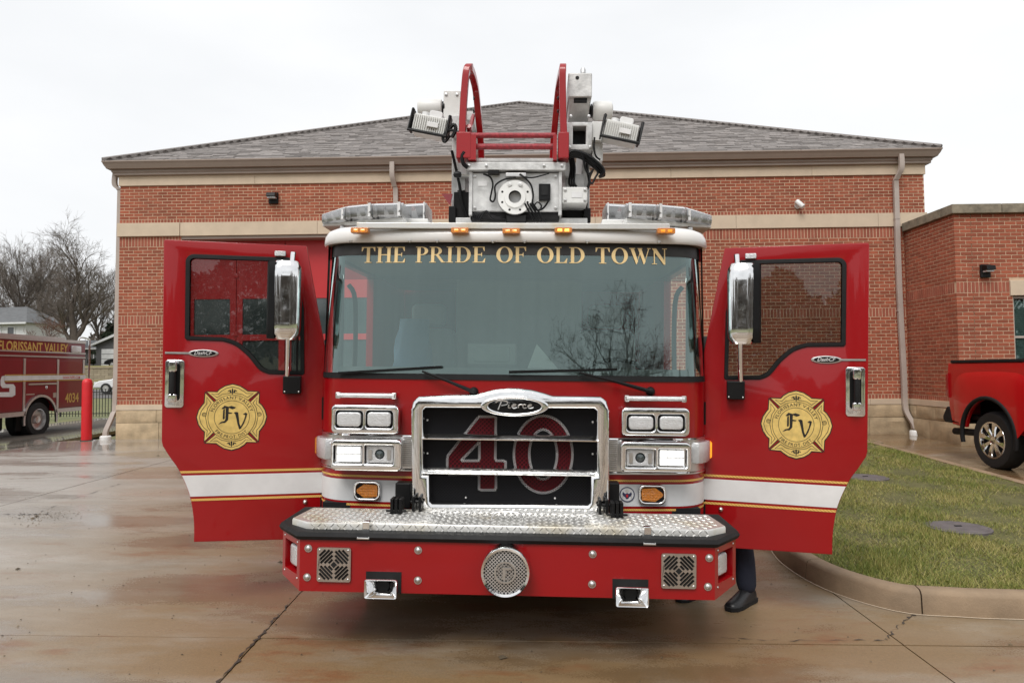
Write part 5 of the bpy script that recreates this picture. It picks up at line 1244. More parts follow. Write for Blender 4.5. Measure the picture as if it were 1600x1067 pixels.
# red egress horns at the tip
for s, pts_f, pts_b in ((-1, [(722, 243), (723, 190), (726, 140), (729, 112), (733, 101)], [(743, 170), (748, 235)]), (1, [(883, 247), (880, 190), (879, 140), (879, 112), (880, 101)], [(870, 170), (864, 235)])):
    fpts = [P(p[0]+s*-3*0, p[1], ly) for p in pts_f]; xx = fpts[0].x; zt = fpts[-1].z
    path = [Vector((p.x, ly, p.z)) for p in fpts[:-1]]
    tz = fpts[-1].z; xt = fpts[-1].x
    path += [Vector((xt, ly+.03, tz-.012)), Vector((xt, ly+.09, tz)), Vector((xt-s*.012, ly+.17, tz-.02)), Vector((xt-s*.028, ly+.27, tz-.09)), Vector((xt-s*.045, ly+.36, tz-.28)), Vector((xt-s*.06, ly+.44, tz-.48)), Vector((xt-s*.065, ly+.48, base_z+.02))]
    m = MB(); PP = smooth_path(path, 3); rows = []
    for i, p in enumerate(PP):
        t = (PP[min(i+1, len(PP)-1)]-PP[max(i-1, 0)]).normalized(); nn_ = Vector((1, 0, 0)); bb = t.cross(nn_).normalized()
        rows.append([p+nn_*a_*.025+bb*b_*.030 for a_, b_ in ((-1, -1), (1, -1), (1, 1), (-1, 1))])
    m.rows(rows, True); m.poly(rows[0]); m.poly(rows[-1]); hr = m.build('egress_horn', M['red'], ladder, smooth=30, bevel=.006)
    MB().tube([Vector((xt, ly+.02, base_z+.30)), Vector((xt, ly+.40, base_z+.14))], .02, 6).build('horn_brace', M['red'], ladder)
    MB().tube([Vector((xt, ly+.36, base_z+.5)), Vector((xt, ly+.02, base_z+.22))], .016, 6).build('horn_brace', M['red'], ladder)
    px0, px1 = (713, 746) if s < 0 else (862, 889)
    a, b = T(px0, 206, ly-.04), T(px1, 247, ly-.04)
    MB().box(min(a[0], b[0])+(.05 if s > 0 else 0), max(a[0], b[0])-(.05 if s < 0 else 0), ly-.04, ly+.10, b[1], a[1]).build('horn_foot', M['red'], ladder, bevel=.008)
    MB().xprism([(ly-.035, a[1]-.02), (ly+.3, a[1]-.18), (ly+.3, b[1]-.02), (ly-.035, b[1]-.01)], min(a[0], b[0])+(.012 if s > 0 else .09), max(a[0], b[0])-(.012 if s < 0 else .09)).build('horn_gusset', M['red'], ladder)
    for dz in (.02, .12): m = MB(); m.dome((xt-s*.03, ly+.05, base_z+.4+dz), (-s, 0, 0), .016, .012, 8); m.build('bolt', M['black'], ladder)
M['worn_red'] = mat('scuffed red grip', (.30, .025, .035), .5, 0, .5, 45, .15, bmp=.4, bscale=120)
for py, r_ in ((212, .020), (229.5, .022)):
    MB().tube([P(735, py, ly+.02), P(868, py, ly+.02)], r_, 12).build('tip_rung', M['worn_red'], ladder, smooth=50)
pbox(727, 253, 884, 266, ly, ly+.35, 'tip_plate', 'grey_metal', ladder); pbox(733, 247, 880, 252.6, ly+.05, ly+.4, 'tip_shelf', 'grey_metal', ladder)
# monitor box under the tip with flange
my = ly+.05
bx0, bx1 = T(736, 270, my), T(874, 331, my)
mbx = MB().box(bx0[0], bx1[0], my, my+.35, bx1[1], bx0[1]).build('monitor_box', M['grey_metal'], ladder, bevel=.008)
pbox(733, 268, 737.5, 336, my-.02, my+.3, 'box_flange', 'grey_metal', ladder, .003); pbox(873, 268, 877.5, 336, my-.02, my+.3, 'box_flange', 'grey_metal', ladder, .003)
fc = P(804.5, 307.5, my-.06); fr_ = 26.5/FPX*(3.73+my)
fl = MB().lathe((fc.x, my-.06, fc.z), (0, 1, 0), [(.0, fr_*.37), (.0, fr_*.62), (.012, fr_*.64), (.012, fr_), (.04, fr_), (.04, fr_*.6), (.07, fr_*.6)], 40).build('water_pipe_flange', M['white_part'], ladder, smooth=30)
MB().lathe((fc.x, my-.055, fc.z), (0, 1, 0), [(.0, fr_*.38), (.25, fr_*.38), (.25, 0)], 28).build('pipe_bore', M['dark'], fl)
for k in range(8):
    aa = math.pi/8+k*math.pi/4; m = MB(); c = (fc.x+fr_*.8*math.cos(aa), my-.047, fc.z+fr_*.8*math.sin(aa))
    if k in (1, 2): m.lathe(c, (0, -1, 0), [(0, fr_*.13), (.015, fr_*.13), (.018, 0)], 6)
    else: m.lathe(c, (0, -1, 0), [(0, fr_*.07), (.0015, fr_*.07), (.0015, 0)], 10)
    m.build('flange_bolt' if k in (1, 2) else 'flange_hole', M['grey_metal'] if k in (1, 2) else M['dark'], fl)
o = pbox(842, 287, 860, 313, my-.04, my, 'control_box', 'black', ladder)
pbox(846, 290, 856, 305, my-.045, my-.041, 'control_label', 'rubber', ladder, .001)
def hose(pts, y, r, name='cable'):
    return MB().tube(smooth_path([P(p[0], p[1], y+(p[2] if len(p) > 2 else 0)) for p in pts], 5), r, 6).build(name, M['black'], ladder, smooth=60)
hose([(755, 272), (766, 277), (770, 288), (768, 300), (766, 312), (771, 315), (774, 306), (773, 293), (778, 286), (790, 280), (806, 277)], my-.05, .007)
hose([(812, 272), (822, 280), (830, 290), (833, 305), (832, 318), (838, 328), (848, 326), (856, 316), (858, 310)], my-.06, .007)
hose([(800, 275), (815, 276), (830, 278), (845, 275), (858, 271)], my-.04, .005); hose([(834, 322), (840, 316), (846, 322), (842, 328), (834, 326)], my-.05, .006)
hose([(726, 238), (722, 245), (724, 256), (731, 262)], ly-.03, .016)
for k in range(4): hose([(884, 247+k), (893, 236+k*3), (908, 238+k*3), (924, 246+k*4), (938, 258+k*4), (944, 268+k*2), (936, 277)], ly+.02*k-.02, .011)
hose([(930, 262), (934, 270), (930, 278), (925, 287), (921, 280), (926, 266)], ly, .008); hose([(912, 245), (914, 262), (920, 272), (927, 265)], ly, .008); hose([(929, 215), (928, 230), (931, 244), (938, 250)], ly+.05, .007)
MB().tube([P(715, 273, my-.1), P(733, 275, my-.05)], .008, 6).build('lever', M['alu'], ladder); m = MB(); c = P(715, 273, my-.1); m.lathe((c.x-.035, c.y, c.z), (1, 0, 0), [(0, 0), (.01, .02), (.035, .026), (.06, .018), (.065, 0)], 12); m.build('lever_knob', M['black'], ladder)
# base section frame, dark linkages
for s, q0, q1 in ((-1, 706, 735), (1, 876, 921)):
    m = MB(); y0 = my+.3; a, b = T(q0, 250, y0), T(q1, 346, y0)
    m.box(a[0], a[0]+.07 if s < 0 else a[0]+.05, y0, 9.5, b[1], a[1]+.25) if s < 0 else m.box(b[0]-.06, b[0], y0, 9.5, b[1], a[1]+.25)
    m.build('base_rail', M['grey_metal'], ladder, bevel=.006)
    pbox(q0+3, 300, q1-3, 344, y0-.06, y0+.2, 'roller_housing', 'rubber', ladder); pbox(q0+8, 272, q1-8, 298, y0-.05, y0+.2, 'slide_block', 'grey_metal', ladder)
pbox(878, 292, 918, 318, my, my+.25, 'actuator_tube', 'white_part', ladder, .01); pbox(735, 331, 874, 344, my+.02, my+.3, 'lower_tray', 'rubber', ladder)
pbox(791, 336, 822, 350, my-.03, my+.2, 'pipe_neck', 'rubber', ladder); pbox(712, 340, 918, 350, my+.1, my+.5, 'cradle', 'grey_metal', ladder)
m = MB(); m.prism([(P(690, 303, my+.2).x, P(690, 303, my+.2).z), (P(707, 303, my+.2).x, P(707, 303, my+.2).z), (P(703, 321, my+.2).x, P(703, 321, my+.2).z)], my+.2, my+.22); m.build('flag_plate', M['lens_red'], ladder)
pbox(701, 322, 712, 347, my+.2, my+.4, 'side_skirt', 'black', ladder); pbox(912, 325, 923, 348, my+.2, my+.4, 'side_skirt', 'black', ladder)
# right-hand arm: square tube with open end, box below
a, b = T(888, 114, ly+.1), T(925, 152, ly+.1)
m = MB(); x0, x1, z0, z1 = a[0], b[0], b[1]-.18, a[1]
m.box(x0, x1, ly+.1, ly+.62, b[1], a[1]); arm = m.build('arm_tube', M['grey_metal'], ladder, bevel=.01)
MB().xprism([(ly+.12, b[1]), (ly+.62, b[1]), (ly+.62, b[1]-.22), (ly+.4, b[1]-.2)], x0+.012, x1-.012).build('arm_web', M['grey_metal'], ladder, bevel=.006)
c = P(902, 122, ly+.1); m = MB(); m.lathe((c.x, ly+.099, c.z), (0, -1, 0), [(0, .014), (.002, .014), (.002, 0)], 14); m.build('arm_hole', M['dark'], ladder)
c = P(907, 156, ly+.12); m = MB(); m.obox((c.x+.0, ly+.14, c.z), (.05, 0, 0), (0, .02, .0), (0, 0, .014)); m.build('arm_slot', M['dark'], ladder)
c = P(911, 110, ly+.25); m = MB(); m.lathe((c.x, c.y, c.z-.03), (0, 0, 1), [(0, .022), (.03, .022), (.045, .014), (.05, 0)], 12); m.build('arm_cap', M['alu'], ladder)
a, b = T(886, 191, ly+.12), T(925, 234, ly+.12)
hb = MB().plate([[(a[0], b[1]), (b[0], b[1]), (b[0], a[1]), (a[0], a[1])], [(a[0]+.045, b[1]+.04), (b[0]-.045, b[1]+.04), (b[0]-.045, a[1]-.03), (a[0]+.045, a[1]-.03)]], ly+.12, ly+.3, .004).build('arm_socket', M['grey_metal'], ladder)
MB().box(a[0]+.01, b[0]-.01, ly+.24, ly+.26, b[1]+.01, a[1]-.01).build('socket_back', M['rubber'], ladder)
pbox(925, 220, 942, 252, ly+.2, ly+.4, 'lamp_bracket', 'grey_metal', ladder); pbox(925, 190, 943, 220, ly+.15, ly+.4, 'lamp_bracket', 'white_part', ladder)
# left box, cylindrical lamps
a = pbox(693, 142, 719, 190, ly+.25, ly+.55, 'left_housing', 'white_part', ladder); pbox(704, 180, 718, 205, ly+.15, ly+.4, 'lamp_bracket', 'grey_metal', ladder)
for px0, px1, py, s in ((654, 692, 170, -1), (926, 957, 174, 1)):
    A, B_ = P(px0, py, ly+.3), P(px1, py, ly+.3); r_ = 15/FPX*(3.73+ly+.3)
    o = MB().lathe((A.x, A.y, A.z), (1, 0, 0), [(0, 0), (0.0, r_*.85), (.02, r_), ((B_.x-A.x)-.03, r_), ((B_.x-A.x)-.01, r_*.9), (B_.x-A.x, r_*.6)], 28).build('beacon', M['white_part'], ladder, smooth=40)
    xx = B_.x-.02 if s < 0 else A.x-.02
    m = MB()
    for k in range(4): m.lathe((xx-.01+k*.014, A.y, A.z), (1, 0, 0), [(0, r_*.5), (0, r_*.72), (.008, r_*.72), (.008, r_*.5)], 20)
    m.build('cooling_rings', M['black'], o)
# tilted flood lights with ribbed housings and black guards
for (cx_, cy_, ang, yy) in ((672, 197, -11, ly+.05), (970, 207, -12, ly+.05)):
    c = P(cx_, cy_, yy); s_ = 1/FPX*(3.73+yy); hw, hh = 27*s_, 14.5*s_; ca, sa = math.cos(math.radians(ang)), math.sin(math.radians(ang))
    def fx(u, y, v, c=c, ca=ca, sa=sa): return (c.x+u*ca-v*sa, c.y+y, c.z+u*sa+v*ca)
    o = MB(fx).prism(rrect(-hw, hw, -hh, hh, .015), -.03, .12).build('flood_light', M['white_part'], ladder, bevel=.008)
    m = MB(fx)
    for k in range(15): u = -hw*.9+k*hw*1.8/14; m.box(u-.003, u+.003, -.045, -.03, -hh*.85, hh*.85)
    m.build('ribs', M['white_part'], o, kind='stuff', smooth=0)
    MB(fx).box(-hw*.1, hw*.55, -.06, -.046, -hh*.35, hh*.2).build('maker_plate', M['white_print'], o, bevel=.004)
    MB(fx).prism(rrect(-hw*.2, hw*.6, hh, hh*1.75, .02), .0, .1).build('junction_cap', M['white_print'], o, bevel=.008); MB(fx).cyl((-hw*.45, .05, hh), (-hw*.45, .05, hh*1.55), .03, n=14).build('gland', M['white_print'], o)
    m = MB(fx); m.tube([(-hw*1.08, -.04, hh*1.3), (-hw*1.12, -.06, -hh*1.05), (hw*1.12, -.06, -hh*1.05), (hw*1.10, -.04, hh*1.3)], .013, 8); m.box(-hw*1.14, -hw*1.04, -.05, .05, -hh, hh*1.4); m.box(hw*1.04, hw*1.16, -.05, .05, -hh, hh*1.3); m.build('lamp_guard', M['black'], o)
hose([(703, 212), (695, 222), (692, 214), (700, 205), (708, 204), (716, 208)], ly, .012); hose([(700, 205), (709, 195), (712, 203), (706, 215)], ly, .014)

# bolts, welds, hydraulic lines and labels on the tip
for px, py, y_ in [(733, 259, ly), (760, 259, ly), (850, 259, ly), (878, 259, ly), (742, 276, my), (742, 325, my), (868, 276, my), (868, 325, my), (892, 182, ly+.1), (920, 182, ly+.1), (890, 230, ly+.12), (922, 230, ly+.12), (697, 148, ly+.25), (714, 148, ly+.25), (712, 200, ly+.15), (883, 297, my), (914, 297, my), (883, 313, my), (914, 313, my)]:
    c = P(px, py, y_); m = MB(); m.lathe((c.x, y_-.0005, c.z), (0, -1, 0), [(0, .013), (.008, .012), (.010, 0)], 6); m.build('bolt', M['alu'], ladder)
for k in range(5): hose([(741+k*2, 345), (740+k*3, 335+k), (752+k*2, 334-k), (770, 338+k), (790, 344)], my-.02-.01*k, .008)
for k in range(4): hose([(820+k*4, 318), (826+k*5, 330), (832+k*5, 340), (836+k*5, 347)], my-.05, .007)
for k in range(3): hose([(888+k*3, 240), (892+k*3, 262), (889+k*4, 285), (893+k*4, 292)], ly+.12, .009)
hose([(706, 236), (712, 262), (718, 290), (722, 315), (730, 340)], my+.2, .012); hose([(921, 238), (917, 260), (921, 285), (914, 300)], my+.2, .012)
pbox(747, 283, 762, 291, my-.004, my-.001, 'label_plate', 'white_print', ladder, .001); pbox(893, 300, 910, 309, my-.004, my-.001, 'label_plate', 'white_print', ladder, .001)
pbox(790, 270, 822, 276, my-.05, my, 'cable_clamp', 'alu', ladder, .004); pbox(762, 267, 780, 271, my-.06, my, 'hook_bar', 'black', ladder, .003)
# ------------------------------------------------------------------ person standing behind the right-hand door
def person():
    root = empty('person', Matrix.Translation((1.56, 4.62, ground_z(1.56, 4.62))), 'person in navy trousers and black shoes standing behind the open right-hand door', 'person')
    gx, gy_, gz = 1.56, 4.62, ground_z(1.56, 4.62)
    V, E, Rr, G = [], [], [], []
    def v(x, y, z, r, g, p=None):
        V.append((x-gx, y-gy_, z)); Rr.append(r); G.append(g)
        if p is not None: E.append((p, len(V)-1))
        return len(V)-1
    pel = v(1.60, 4.93, .96, .145, 't')
    sp1 = v(1.56, 4.94, 1.12, .135, 's', pel); ch = v(1.50, 4.95, 1.34, .155, 's', sp1); sh = v(1.455, 4.955, 1.47, .10, 's', ch)
    nk = v(1.43, 4.955, 1.545, .055, 'k', sh); hd = v(1.40, 4.955, 1.62, .085, 'k', nk); h2 = v(1.385, 4.955, 1.70, .092, 'k', hd); v(1.38, 4.955, 1.76, .07, 'k', h2)
    v(1.285, 4.955, 1.66, .018, 'k', hd)
    for sy, ank in ((-1, (1.535, 4.66, .10)), (1, (1.25, 4.80, .10))):
        hip = v(1.60, 4.93+sy*.09, .90, .115, 't', pel); kn = v((1.60+ank[0])/2-.03, (4.93+sy*.09+ank[1])/2, .52, .080, 't', hip); v(ank[0]+.02, ank[1], .30, .072, 't', kn); an = v(ank[0]+.03, ank[1], .055, .070, 't', len(V)-1)
    for sy in (-1, 1):
        s0 = v(1.455, 4.955+sy*.17, 1.45, .072, 's', sh); el = v(1.27, 4.965+sy*.21, 1.25, .050, 's', s0); wr = v(1.05, 4.95+sy*.14, 1.33, .033, 'k', el); pm = v(.97, 4.95+sy*.13, 1.36, .030, 'k', wr)
        for k, (dy, ln) in enumerate(((-.030, .075), (-.011, .088), (.010, .084), (.029, .066))):
            b = v(.935, 4.95+sy*.13+dy, 1.365, .010, 'k', pm); c = v(.935-ln*.5, 4.95+sy*.13+dy*1.1, 1.36, .009, 'k', b); v(.935-ln*.85, 4.95+sy*.13+dy*1.1, 1.335, .008, 'k', c)
        b = v(.985, 4.95+sy*.13-sy*.045, 1.355, .011, 'k', pm); v(.945, 4.95+sy*.13-sy*.06, 1.345, .009, 'k', b)
    me = bpy.data.meshes.new('tmp'); me.from_pydata(V, E, []); o = bpy.data.objects.new('tmp', me); COL.objects.link(o)
    o.modifiers.new('s', 'SKIN'); sub = o.modifiers.new('u', 'SUBSURF'); sub.levels = 2; sub.render_levels = 2
    for i, r in enumerate(Rr): me.skin_vertices[0].data[i].radius = (r, r)
    me.skin_vertices[0].data[pel].use_root = True
    dg = bpy.context.evaluated_depsgraph_get(); out = bpy.data.meshes.new_from_object(o.evaluated_get(dg)); bpy.data.objects.remove(o)
    body = bpy.data.objects.new('body', out); COL.objects.link(body); body.parent = root
    out.materials.clear()
    for k in ('navy', 'uniform_blue', 'skin'): out.materials.append(M[k])
    A = np.array(V); idx = {'t': 0, 's': 1, 'k': 2}
    for p in out.polygons:
        c = np.array(p.center); p.material_index = idx[G[int(np.argmin(((A-c)**2).sum(1)-np.array(Rr)**2))]]; p.use_smooth = True
    for (ax_, ay_) in ((1.545, 4.66), (1.26, 4.82)):
        def sx(a, b, c, ax_=ax_, ay_=ay_): ca_, sa_ = math.cos(.75), math.sin(.75); a = a*.95-.03; return (ax_-gx+.02-a*ca_+b*sa_, ay_-gy_-a*sa_-b*ca_, c)
        rows = []
        for a, w_, h in ((-.045, .030, .07), (-.03, .040, .10), (.02, .044, .115), (.08, .045, .11), (.14, .050, .085), (.20, .052, .065), (.25, .046, .055), (.275, .030, .045), (.285, .01, .03)):
            rows.append([(a, w_*math.cos(t), .02+(h-.02)*max(0, math.sin(t))**.7 if math.sin(t) > 0 else .02) for t in [2*math.pi*i/16 for i in range(16)]])
        m = MB(sx); m.rows(rows, True); m.poly(rows[0]); m.poly(rows[-1]); shoe = m.build('shoe', M['shoe'], root, smooth=50)
        sole = [(-.055, -.036), (-.02, -.046), (.08, -.048), (.18, -.056), (.25, -.05), (.29, -.02), (.29, .02), (.25, .05), (.18, .056), (.08, .048), (-.02, .046), (-.055, .036)]
        m = MB(sx); m.zprism(sole, 0.002, .026); m.build('sole', M['rubber'], shoe)
        m = MB(sx)
        for k in range(4): m.tube([(.06+k*.022, -.026, .108-k*.010), (.062+k*.022, 0, .118-k*.011), (.06+k*.022, .026, .108-k*.010)], .003, 5)
        m.build('laces', M['rubber'], shoe)
    m = MB(); m.lathe((1.40-gx, 4.955-gy_, 1.69), (0, 0, 1), [(-.03, .102), (.02, .106), (.07, .095), (.11, .055), (.12, 0)], 18); m.build('hair', M['hair'], root, smooth=60)
    m = MB()
    for sy in (-1, 1): m.dome((1.305-gx, 4.955-gy_+sy*.033, 1.695), (-1, 0, 0), .012, .01, 8)
    m.build('eyes', M['ink'], root)
person()

# ------------------------------------------------------------------ second engine on the left
EX = -14.5; gz_e = -.36
en = empty('rescue_engine', Matrix.Translation((EX-1.25, 18.4, gz_e)), 'dark red rescue engine numbered 4034 parked at the left edge beyond the bollard', 'fire engine')
OX, OY, OZ = EX-1.25, 18.4, gz_e
def fe(a, b, c): return (EX-b-OX, a-OY, c-OZ)        # a: along y, b: depth behind the side face, c: height
def pe(px, py): p = WX(px, py, EX); return (p[1], p[2])
wy, wz = pe(62, 652)[0], gz_e+.53
zt = pe(131, 537)[1]; zr = pe(131, 560)[1]; zbt = pe(131, 638)[1]
yR, yF = pe(132, 600)[0], 15.6
arch = [(wy+.70*math.cos(t), wz+.70*math.sin(t)) for t in [math.pi-math.pi*k/14 for k in range(15)]]
arch = [p for p in arch if p[1] > zbt]
ol = [(yF, zt), (yF, zbt)]+[(arch[0][0], zbt)]+arch+[(arch[-1][0], zbt), (yR, zbt), (yR, zt)]
eb = MB(fe).plate([ol], 0, .05).build('body', M['engine_red'], en, smooth=0)
MB(fe).box(yF, yR, .06, 2.45, zbt+.9, zt-.01).build('body_core', M['engine_red'], en); MB(fe).box(yF, wy-.8, .06, 2.4, zbt, zbt+.9).build('lower_core', M['black'], en)
MB(fe).box(wy+.75, yR, .06, 2.4, zbt, zbt+.9).build('rear_core', M['engine_red'], en)
MB(fe).box(yF, yR, -.03, .3, zt, zt+.09).build('top_rail', M['alu'], en); MB(fe).box(yF, pe(105, 530)[0], .05, .5, zt+.091, zt+.16).build('hose_cover', M['alu'], en)
rail = pe(0, 556)[1]
for z_ in (pe(65, 557)[1], pe(65, 549)[1]-.02): MB(fe).box(yF, yR, -.025, -.001, z_-.02, z_+.02).build('side_moulding', M['alu'], en)
MB(fe).box(yF, arch[0][0]-.05, -.05, -.001, zbt-.06, zbt+.07).build('running_board', M['alu'], en); MB(fe).box(arch[-1][0]+.05, yR, -.05, -.001, zbt-.05, zbt+.07).build('running_board', M['alu'], en)
cols = [pe(37, 600)[0], pe(89.5, 600)[0], pe(131, 600)[0]-.05]; prev = yF+.1; zp1 = pe(65, 559)[1]
for i, c in enumerate([cols[0]-2.2, cols[0], cols[1], cols[2]]):
    if i:
        lo = zbt+.1 if i != 2 else wz+.80
        MB(fe).plate([[(prev+.05, lo), (c-.05, lo), (c-.05, zp1-.08), (prev+.05, zp1-.08)]], -.012, -.001).build('compartment_door', M['engine_red'], en, bevel=.004)
    MB(fe).box(c-.045, c+.045, -.022, -.0005, zbt+.08 if i != 5 else 1, zp1-.03).build('door_post', M['alu'], en); prev = c
zs_a, zs_b = pe(65, 586.5)[1], pe(65, 593.5)[1]
MB(fe).plate([[(pe(2, 590)[0]+.1, zs_b), (yR-.01, zs_b), (yR-.01, zs_a), (pe(2, 590)[0]+.1, zs_a)]], -.0305, -.024).build('white_stripe', M['white_print'], en)
for z_ in (zs_a+.025, zs_b-.025): MB(fe).box(pe(2, 590)[0]+.1, yR-.01, -.0285, -.024, z_-.012, z_+.012).build('gold_line', M['gold_flat'], en)
sxy = [pe(*p) for p in ((8, 586.5), (2, 588), (0, 594), (0, 602), (3, 606), (14, 606), (14, 612.5), (-12, 613), (-12, 620), (18, 620), (23, 617), (23, 604), (20, 600), (8, 600), (6, 597), (6, 594), (8, 593.3))]
MB(fe).plate([sxy], -.018, -.0125).build('stripe_curl', M['white_print'], en, smooth=0)
zl = pe(50, 553.5)[1]; MB(fe).text('FLORISSANT VALLEY', pe(106, 550)[0], pe(106, 551)[1]-.01, .40, -.003, .022, 0, (pe(106, 550)[0]-pe(-6, 550)[0])/(.40*9.45), 'R').build('lettering', M['gold_flat'], en, smooth=0)
MB(fe).text('4034', (pe(98, 620)[0]+pe(125, 620)[0])/2, pe(112, 628)[1], .42, -.0165, .02, 0, .82).build('unit_number', M['gold_flat'], en, smooth=0)
MB(fe).text('WWW.FVFPD.COM', (pe(95, 590)[0]+pe(125, 590)[0])/2, pe(110, 592)[1], .13, -.032, .012, 0, .78).build('web_address', M['bollard'], en, smooth=0)
m = MB(fe); m.rows([[(wy+r*math.cos(t), b, wz+r*math.sin(t)) for t in [math.pi*1.06-math.pi*1.12*k/20 for k in range(21)]] for r, b in ((.69, .0), (.69, -.05), (.76, -.05), (.76, .0))]); m.build('wheel_arch', M['alu'], en)
MB(fe).box(wy-.72, wy+.72, .2, .25, wz-.3, wz+.72).build('wheel_well', M['dark'], en)
def ew(bx, nm='wheel'):
    m = MB(fe); m.lathe((wy, bx, wz), (0, -1, 0), [(-.15, .33), (-.15, .49), (-.11, .53), (.11, .53), (.15, .49), (.15, .33)], 36); t_ = m.build(nm, M['tyre'], en, smooth=30)
    m = MB(fe); m.lathe((wy, bx, wz), (0, -1, 0), [(.14, .34), (.15, .31), (.03, .28), (.0, .2), (.0, .13), (.12, .11), (.13, 0)], 28); m.build('rim', M['alu'], t_, smooth=30)
ew(.17); ew(.55)
y_, z_ = pe(123, 546); MB(fe).plate([rrect(y_-.42, y_+.05, z_-.11, z_+.11, .04)], -.06, -.001, .01).build('rear_beacon', M['clear_lens'], en)
MB(fe).tube(smooth_path([(yR+.02, .25, zt+.05), (yR+.05, .2, zt+.22), (yR+.5, .2, zt+.18), (yR+.56, .2, zt), (yR+.56, .2, zt-1.4)], 4), .03, 8).build('rear_handrail', M['chrome'], en)
MB(fe).box(yR, yR+.5, .05, 2.4, zbt-.02, zbt+.1).build('tailboard', M['alu'], en)
MB(fe).box(wy-2.2, wy-1.1, .3, .9, gz_e+.28, zbt-.06).build('fuel_tank', M['rubber'], en, bevel=.05)
y_, z_ = pe(74, 605); MB(fe).box(pe(43, 600)[0], pe(88, 600)[0], -.04, -.001, pe(65, 601)[1], pe(65, 598.5)[1]).build('latch_rail', M['alu'], en)
m = MB(fe); m.dome((pe(72, 604)[0], -.001, pe(72, 605)[1]), (0, -1, 0), .06, .04, 12); m.build('side_lamp', M['clear_lens'], en)
for q0, q1 in ((41, 54), (83, 88)): MB(fe).box(pe(q0, 605)[0], pe(q1, 605)[0], -.006, -.001, pe(65, 616 if q0 < 50 else 622)[1], pe(65, 604)[1]).build('scuff_plate', M['steel'], en)
# its cab, out of frame to the left
cbo = [(12.9, zbt), (12.8, 1.3), (13.0, zt-.15), (13.3, zt+.02), (15.55, zt+.02), (15.55, zbt)]
MB(fe).plate([cbo, [(13.3, 1.35), (14.2, 1.35), (14.2, zt-.3), (13.35, zt-.3)], [(14.5, 1.35), (15.3, 1.35), (15.3, zt-.3), (14.5, zt-.3)]], 0, .06).build('cab_side', M['engine_red'], en, smooth=0)
MB(fe).plate([cbo], .07, 2.45).build('cab', M['engine_red'], en, smooth=0); MB(fe).box(13.2, 15.4, .061, .069, 1.3, zt-.25).build('cab_glass', M['pane_glass'], en)
wy2 = wy; wy = 13.9; ew(.17); wy = wy2

# ------------------------------------------------------------------ red pickup on the right
PXX = 7.05; gz_p = ground_z(7.6, 9.9)+.0
pk = empty('pickup_truck', Matrix.Translation((PXX+1.0, 8.2, gz_p)), 'red pickup truck with chrome wheels parked along the brick wing', 'pickup truck')
def fp(a, b, c): return (PXX+b-(PXX+1.0), a-8.2, c-gz_p)
def pp(px, py): p = WX(px, py, PXX); return (p[1], p[2])
ay = pp(1548, 700)[0]; tail = pp(1481, 600)[0]; rt = pp(1500, 567)[1]; rb = pp(1500, 664)[1]; wr_ = .425; wzc = gz_p+wr_
fa, nose = ay-3.85, ay-4.8
def ar(cy, r, zl): return [(cy+r*1.02*math.cos(t), wzc+.06+r*math.sin(t)) for t in [math.pi*1.1-math.pi*1.2*k/16 for k in range(17)]]
ol = [(tail, rt), (tail+.02, rt-.1), (tail-.01, rb+.25), (tail-.06, rb)]
def ar2(c_, r_): return [p for p in ar(c_, r_, 0) if p[1] > rb-.03]
body_o = [(nose, .62+gz_p), (fa-.56, .52+gz_p)]+ar2(fa, .55)+[(fa+.6, .50+gz_p), (ay-.62, rb-.04)]+ar2(ay, .55)+[(ay+.60, rb-.02), (tail-.08, rb), (tail-.01, rb+.3), (tail, rt-.12), (tail-.02, rt), (ay-1.05, rt), (ay-1.1, rt-.02), (fa+.75, rt-.05), (fa-.2, rt-.12), (nose+.05, rt-.25), (nose-.02, 1.0+gz_p)]
pb = MB(fp).plate([body_o], 0, .07, .018).build('body_side', M['pickup_red'], pk, smooth=50)
MB(lambda a, b, c: fp(a, 2.0-b, c)).plate([body_o], 0, .07, .018).build('body_side', M['pickup_red'], pk, smooth=50)
# flare swelling over the rear wheel
hump = [tuple(p)[:2] for p in smooth_path([(ay+.80, rb+.05, 0), (ay+.80, rt-.42, 0), (ay+.66, rt-.2, 0), (ay+.3, rt-.14, 0), (ay-.4, rt-.14, 0), (ay-.72, rt-.2, 0), (ay-.88, rt-.42, 0), (ay-.92, rb+.05, 0)], 4)]
m = MB(fp); inner = [(ay+(p[0]-ay)*.80, rb+(p[1]-rb)*.90) for p in hump]; inn2 = [(ay+.57*1.02*math.cos(t), wzc+.06+.57*math.sin(t)) for t in [math.pi*k/(len(hump)-1) for k in range(len(hump))]]
m.rows([[(p[0], -.001, p[1]) for p in hump], [(p[0], -.040, p[1]) for p in inner], [(p[0], -.048, p[1]) for p in inn2], [(p[0], .0, p[1]) for p in inn2]]); m.build('wheel_flare', M['pickup_red'], pk, smooth=60)
MB(fp).tube([(ay+.565*1.02*math.cos(t), -.035, wzc+.06+.565*math.sin(t)) for t in [math.pi*1.08-math.pi*1.16*k/24 for k in range(25)]], .032, 8).build('arch_trim', M['rubber'], pk, smooth=60)
MB(fp).box(ay-.7, ay+.7, .35, .4, .3+gz_p, rt-.1).build('wheel_well', M['dark'], pk)
MB(fp).box(ay-1.1, tail-.02, .08, 1.92, rb+.1, rb+.16).build('bed_floor', M['black'], pk); MB(fp).box(tail-.09, tail-.015, .075, 1.925, rb+.02, rt-.02).build('tailgate', M['pickup_red'], pk, bevel=.015)
MB(fp).box(ay-1.05, tail-.1, -.012, .10, rt-.001, rt+.045).build('bed_rail', M['rubber'], pk, bevel=.01); MB(fp).box(ay-1.0, tail-.12, .101, 1.90, rt-.01, rt+.03).build('bed_cover', M['rubber'], pk, bevel=.01)
